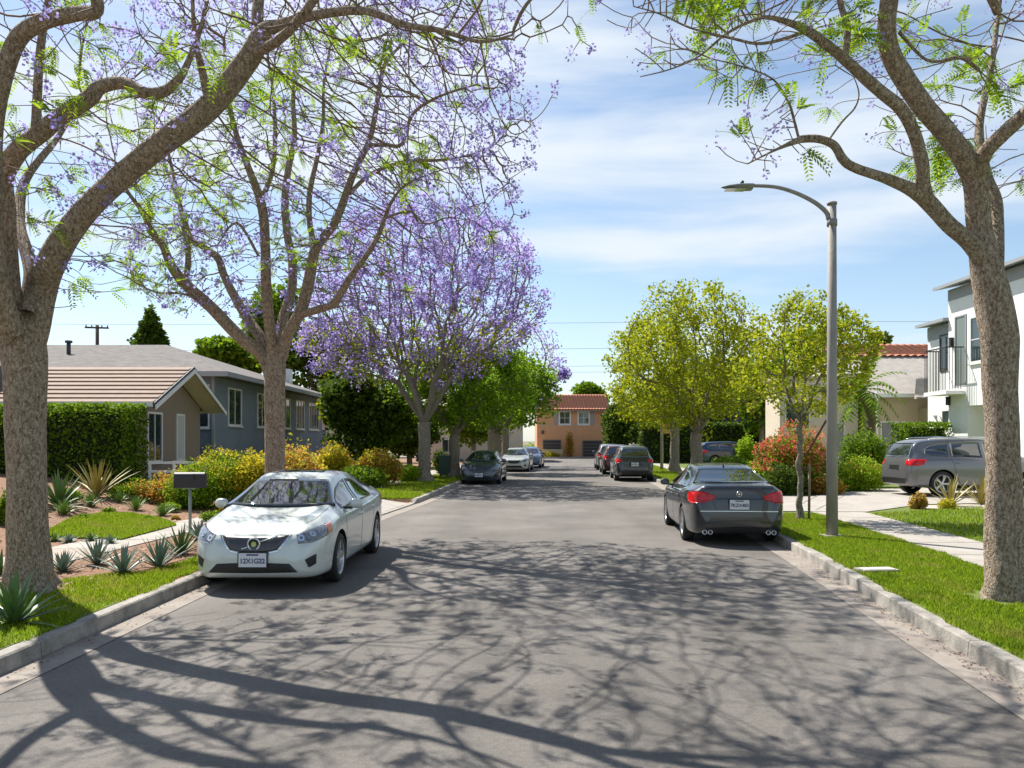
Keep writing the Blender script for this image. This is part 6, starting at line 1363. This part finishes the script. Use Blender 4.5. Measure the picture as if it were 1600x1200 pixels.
# ---------------------------------------------------------------- street furniture
m_pole = principled('galvanised_pole', (.23, .215, .20), .7, metal=.0, var=(.33, .31, .28), scale=9, stretch=(1, 1, .25), bump=.2)
m_lampg = principled('lamp_grey', (.22, .25, .23), .45, metal=.3)
g = G(1300, 838); lp_ = empty('street_lamp', g, 0, 'grey street lamp with a curved arm on the right lawn', 'street lamp'); sc = g.y/F; top = zz(318, g.y)-g.z
e = MB(); e.tube([(0, 0, 0), (0, 0, top*.5), (0, 0, top)], [.108, .09, .078], 20); e.tube([(0, 0, top-.02), (0, 0, top+.02)], .092, 20); e.tube([(0, 0, top-.42), (0, 0, top-.30)], .094, 20); e.build('pole', m_pole, lp_)
e = MB(); e.box((0, 0, .012), (.36, .36, .03)); e.build('base_plate', m_conc, lp_)
def lx(px, py): return Vector(((px-1297.5)*sc, 0, zz(py, g.y)-g.z))
e = MB(); A, rd = smooth_path([lx(1292, 342), lx(1288, 331), lx(1270, 316), lx(1240, 301), lx(1208, 292), lx(1170, 290)], [.045, .042, .04, .037, .034, .032], 5); e.tube([Vector(p) for p in A], list(rd), 10); e.build('arm', m_pole, lp_)
e = MB(); Mh = Matrix.Translation(lx(1148, 292.5)) @ Matrix.Rotation(R(90), 4, 'Y'); hl = 24.5*sc
e.lathe([(0, -hl), (.25, -hl*.9), (.62, -hl*.5), (.9, 0), (1, hl*.6), (.95, hl), (0, hl)], 18, mat=Mh @ Matrix.Diagonal((.055, .17, 1, 1))); e.build('lamp_head', m_lampg, lp_)
e = MB(); q = lx(1146, 296.5); e.box((q.x, q.y, q.z), (.36, .2, .015)); e.build('lens', m_lamp, lp_)
e = MB(); q = lx(1157, 287); e.tube([q-Vector((0, 0, .03)), q+Vector((0, 0, .05))], .035, 12); e.build('photocell', m_black, lp_)
# mailbox
g = G(297, 830); mbx = empty('mailbox', g, R(6), 'black post mounted mailbox beside the small lawn', 'mailbox'); zt = zz(762, g.y)-g.z; hh = 24*g.y/F
e = MB(); e.tube([(0, 0, -.02), (0, 0, zt)], .03, 10); e.box((0, 0, zt-.01), (.26, .14, .02)); e.build('post', principled('post_metal', (.22, .27, .25), .6), mbx)
e = MB(); w = .29; r = .085; prof = [Vector((-w, -r, zt)), Vector((-w, r, zt)), Vector((-w, r, zt+hh-r))]+[Vector((-w, r*math.cos(a), zt+hh-r+r*math.sin(a))) for a in np.linspace(0.2, math.pi-.2, 9)]+[Vector((-w, -r, zt+hh-r))]
e.prism(prof, (2*w, 0, 0)); bd = fix_normals(e.build('box', principled('black_enamel', (.018, .02, .024), .5), mbx))
e = MB(); e.box((w+.008, 0, zt+hh*.46), (.014, 2*r*.96, hh*.86)); e.build('door', m_black, mbx); e = MB(); e.box((.1, -r-.008, zt+hh*.7), (.02, .008, .12)); e.build('flag', m_rubber, mbx)
# bins
def bin_(loc, mt, label, rz=0, h=1.05):
    t = empty('wheeled_bin', loc, rz, label, 'bin'); e = MB(); e.box((0, 0, h*.5), (.48, .52, h*.86), taper=1.14); e.build('body', mt, t); e = MB(); e.box((0, .02, h*.965), (.60, .66, .06)); e.box((0, .02, h), (.5, .55, .03)); e.build('lid', mt, t)
    for s_ in (1, -1): e = MB(); e.tube([(s_*.2, .24, .11), (s_*.26, .24, .11)], .11, 14); e.build('wheel', m_rubber, t)
    e = MB(); e.tube([(-.24, .36, h*.93), (.24, .36, h*.93)], .018, 8); e.build('handle', mt, t)
bin_(tuple(G(695, 745)), m_bin, 'dark green wheeled bin on the sidewalk behind the purple tree')
bin_(((463-800)/F*24.4, 24.4, height((463-800)/F*24.4, 24.4)), m_teal, 'teal wheeled bin just showing beyond the silver sedan roof', h=1.2)
# signs
m_or = principled('orange_sign', (.62, .36, .18), .6); m_redp = principled('sign_red', (.45, .05, .03), .5)
Ys = 48.5; x = (1034-800)/F*Ys; sp_ = empty('sign_post', (x, Ys, .15), 0, 'tall grey pole with a square orange sign on the right', 'sign'); e = MB(); e.tube([(0, 0, 0), (0, 0, 6.0)], [.10, .07], 12); e.build('pole', m_pole, sp_)
e = MB(); e.box((.27, -.12, zz(669, Ys)-.15), (.58, .02, .66)); pl = e.build('sign_board', m_or, sp_)
e = MB(); zc = zz(669, Ys)-.15
for dx, dz, ww, hh2 in ((-.25, 0, .02, .6), (.25, 0, .02, .6), (0, .29, .5, .02), (0, -.29, .5, .02), (-.08, .04, .05, .26), (.07, .04, .05, .26), (0, .02, .16, .04)): e.box((.27+dx, -.133, zc+dz), (ww, .004, hh2))
e.build('sign_marks', principled('sign_brown', (.34, .17, .09), .6), pl)
Ys = 70; x = (1008-800)/F*Ys; s2 = empty('round_sign', (x, Ys, .15), 0, 'red octagonal road sign left of the orange sign', 'sign'); e = MB(); e.tube([(0, 0, 0), (0, 0, 3.1)], .035, 8); e.build('post', m_pole, s2)
zc = zz(677, Ys)-.15; e = MB(); o8 = [Vector((.48*math.cos(R(22.5+45*k)), 0, zc+.48*math.sin(R(22.5+45*k)))) for k in range(8)]; e.prism([p+Vector((0, -.06, 0)) for p in o8], (0, .02, 0), 1); o8 = [Vector((p.x*.9, -.064, zc+(p.z-zc)*.9)) for p in o8]; e.prism(o8, (0, .003, 0), 0); fix_normals(e.build('sign_board', [m_redp, m_white], s2))
# utility pole and wires
up_ = empty('utility_pole', ((152-800)/F*70, 70, 0), R(14), 'wooden utility pole with crossarm behind the grey roof', 'utility pole'); m_wood = principled('pole_wood', (.06, .045, .035), .9); zt = zz(508, 70)
e = MB(); e.tube([(0, 0, 0), (0, 0, zt)], [.2, .14], 10); e.build('pole', m_wood, up_); e = MB(); e.box((0, -.16, zt-.25), (1.9, .12, .14)); e.build('crossarm', m_wood, up_)
for x in (-.85, -.4, .4, .85): e = MB(); e.tube([(x, -.16, zt-.18), (x, -.16, zt-.02)], .05, 8); e.build('insulator', m_dark, up_)
for k, (py, Y) in enumerate([(569, 104), (578, 104), (500, 104), (540, 104)]):
    e = MB(); pts = []
    for i in range(41): t = i/40; X = -70+150*t; u_ = (t*3) % 1; pts.append((X, Y+k*.4, zz(py, Y)+(X*.004)+.35*(1-4*u_*(1-u_))-.3))
    e.tube(pts, .022, 4, cap=False); o = e.build('power_line', m_dark); tag(o, ['lower of the two thick wires over the end of the street', 'second thick wire just under the first', 'highest thin overhead wire', 'middle thin overhead wire'][k], 'wire')
for i, X in enumerate((-20.0, 30.0)):
    e = MB(); o = empty('utility_pole', (X, 104.6, .1), 0, ['utility pole hidden behind the left trees carrying the wires', 'utility pole hidden behind the right trees carrying the wires'][i], 'utility pole'); e.tube([(0, 0, 0), (0, 0, 18)], [.2, .13], 8); e.build('pole', m_wood, o)
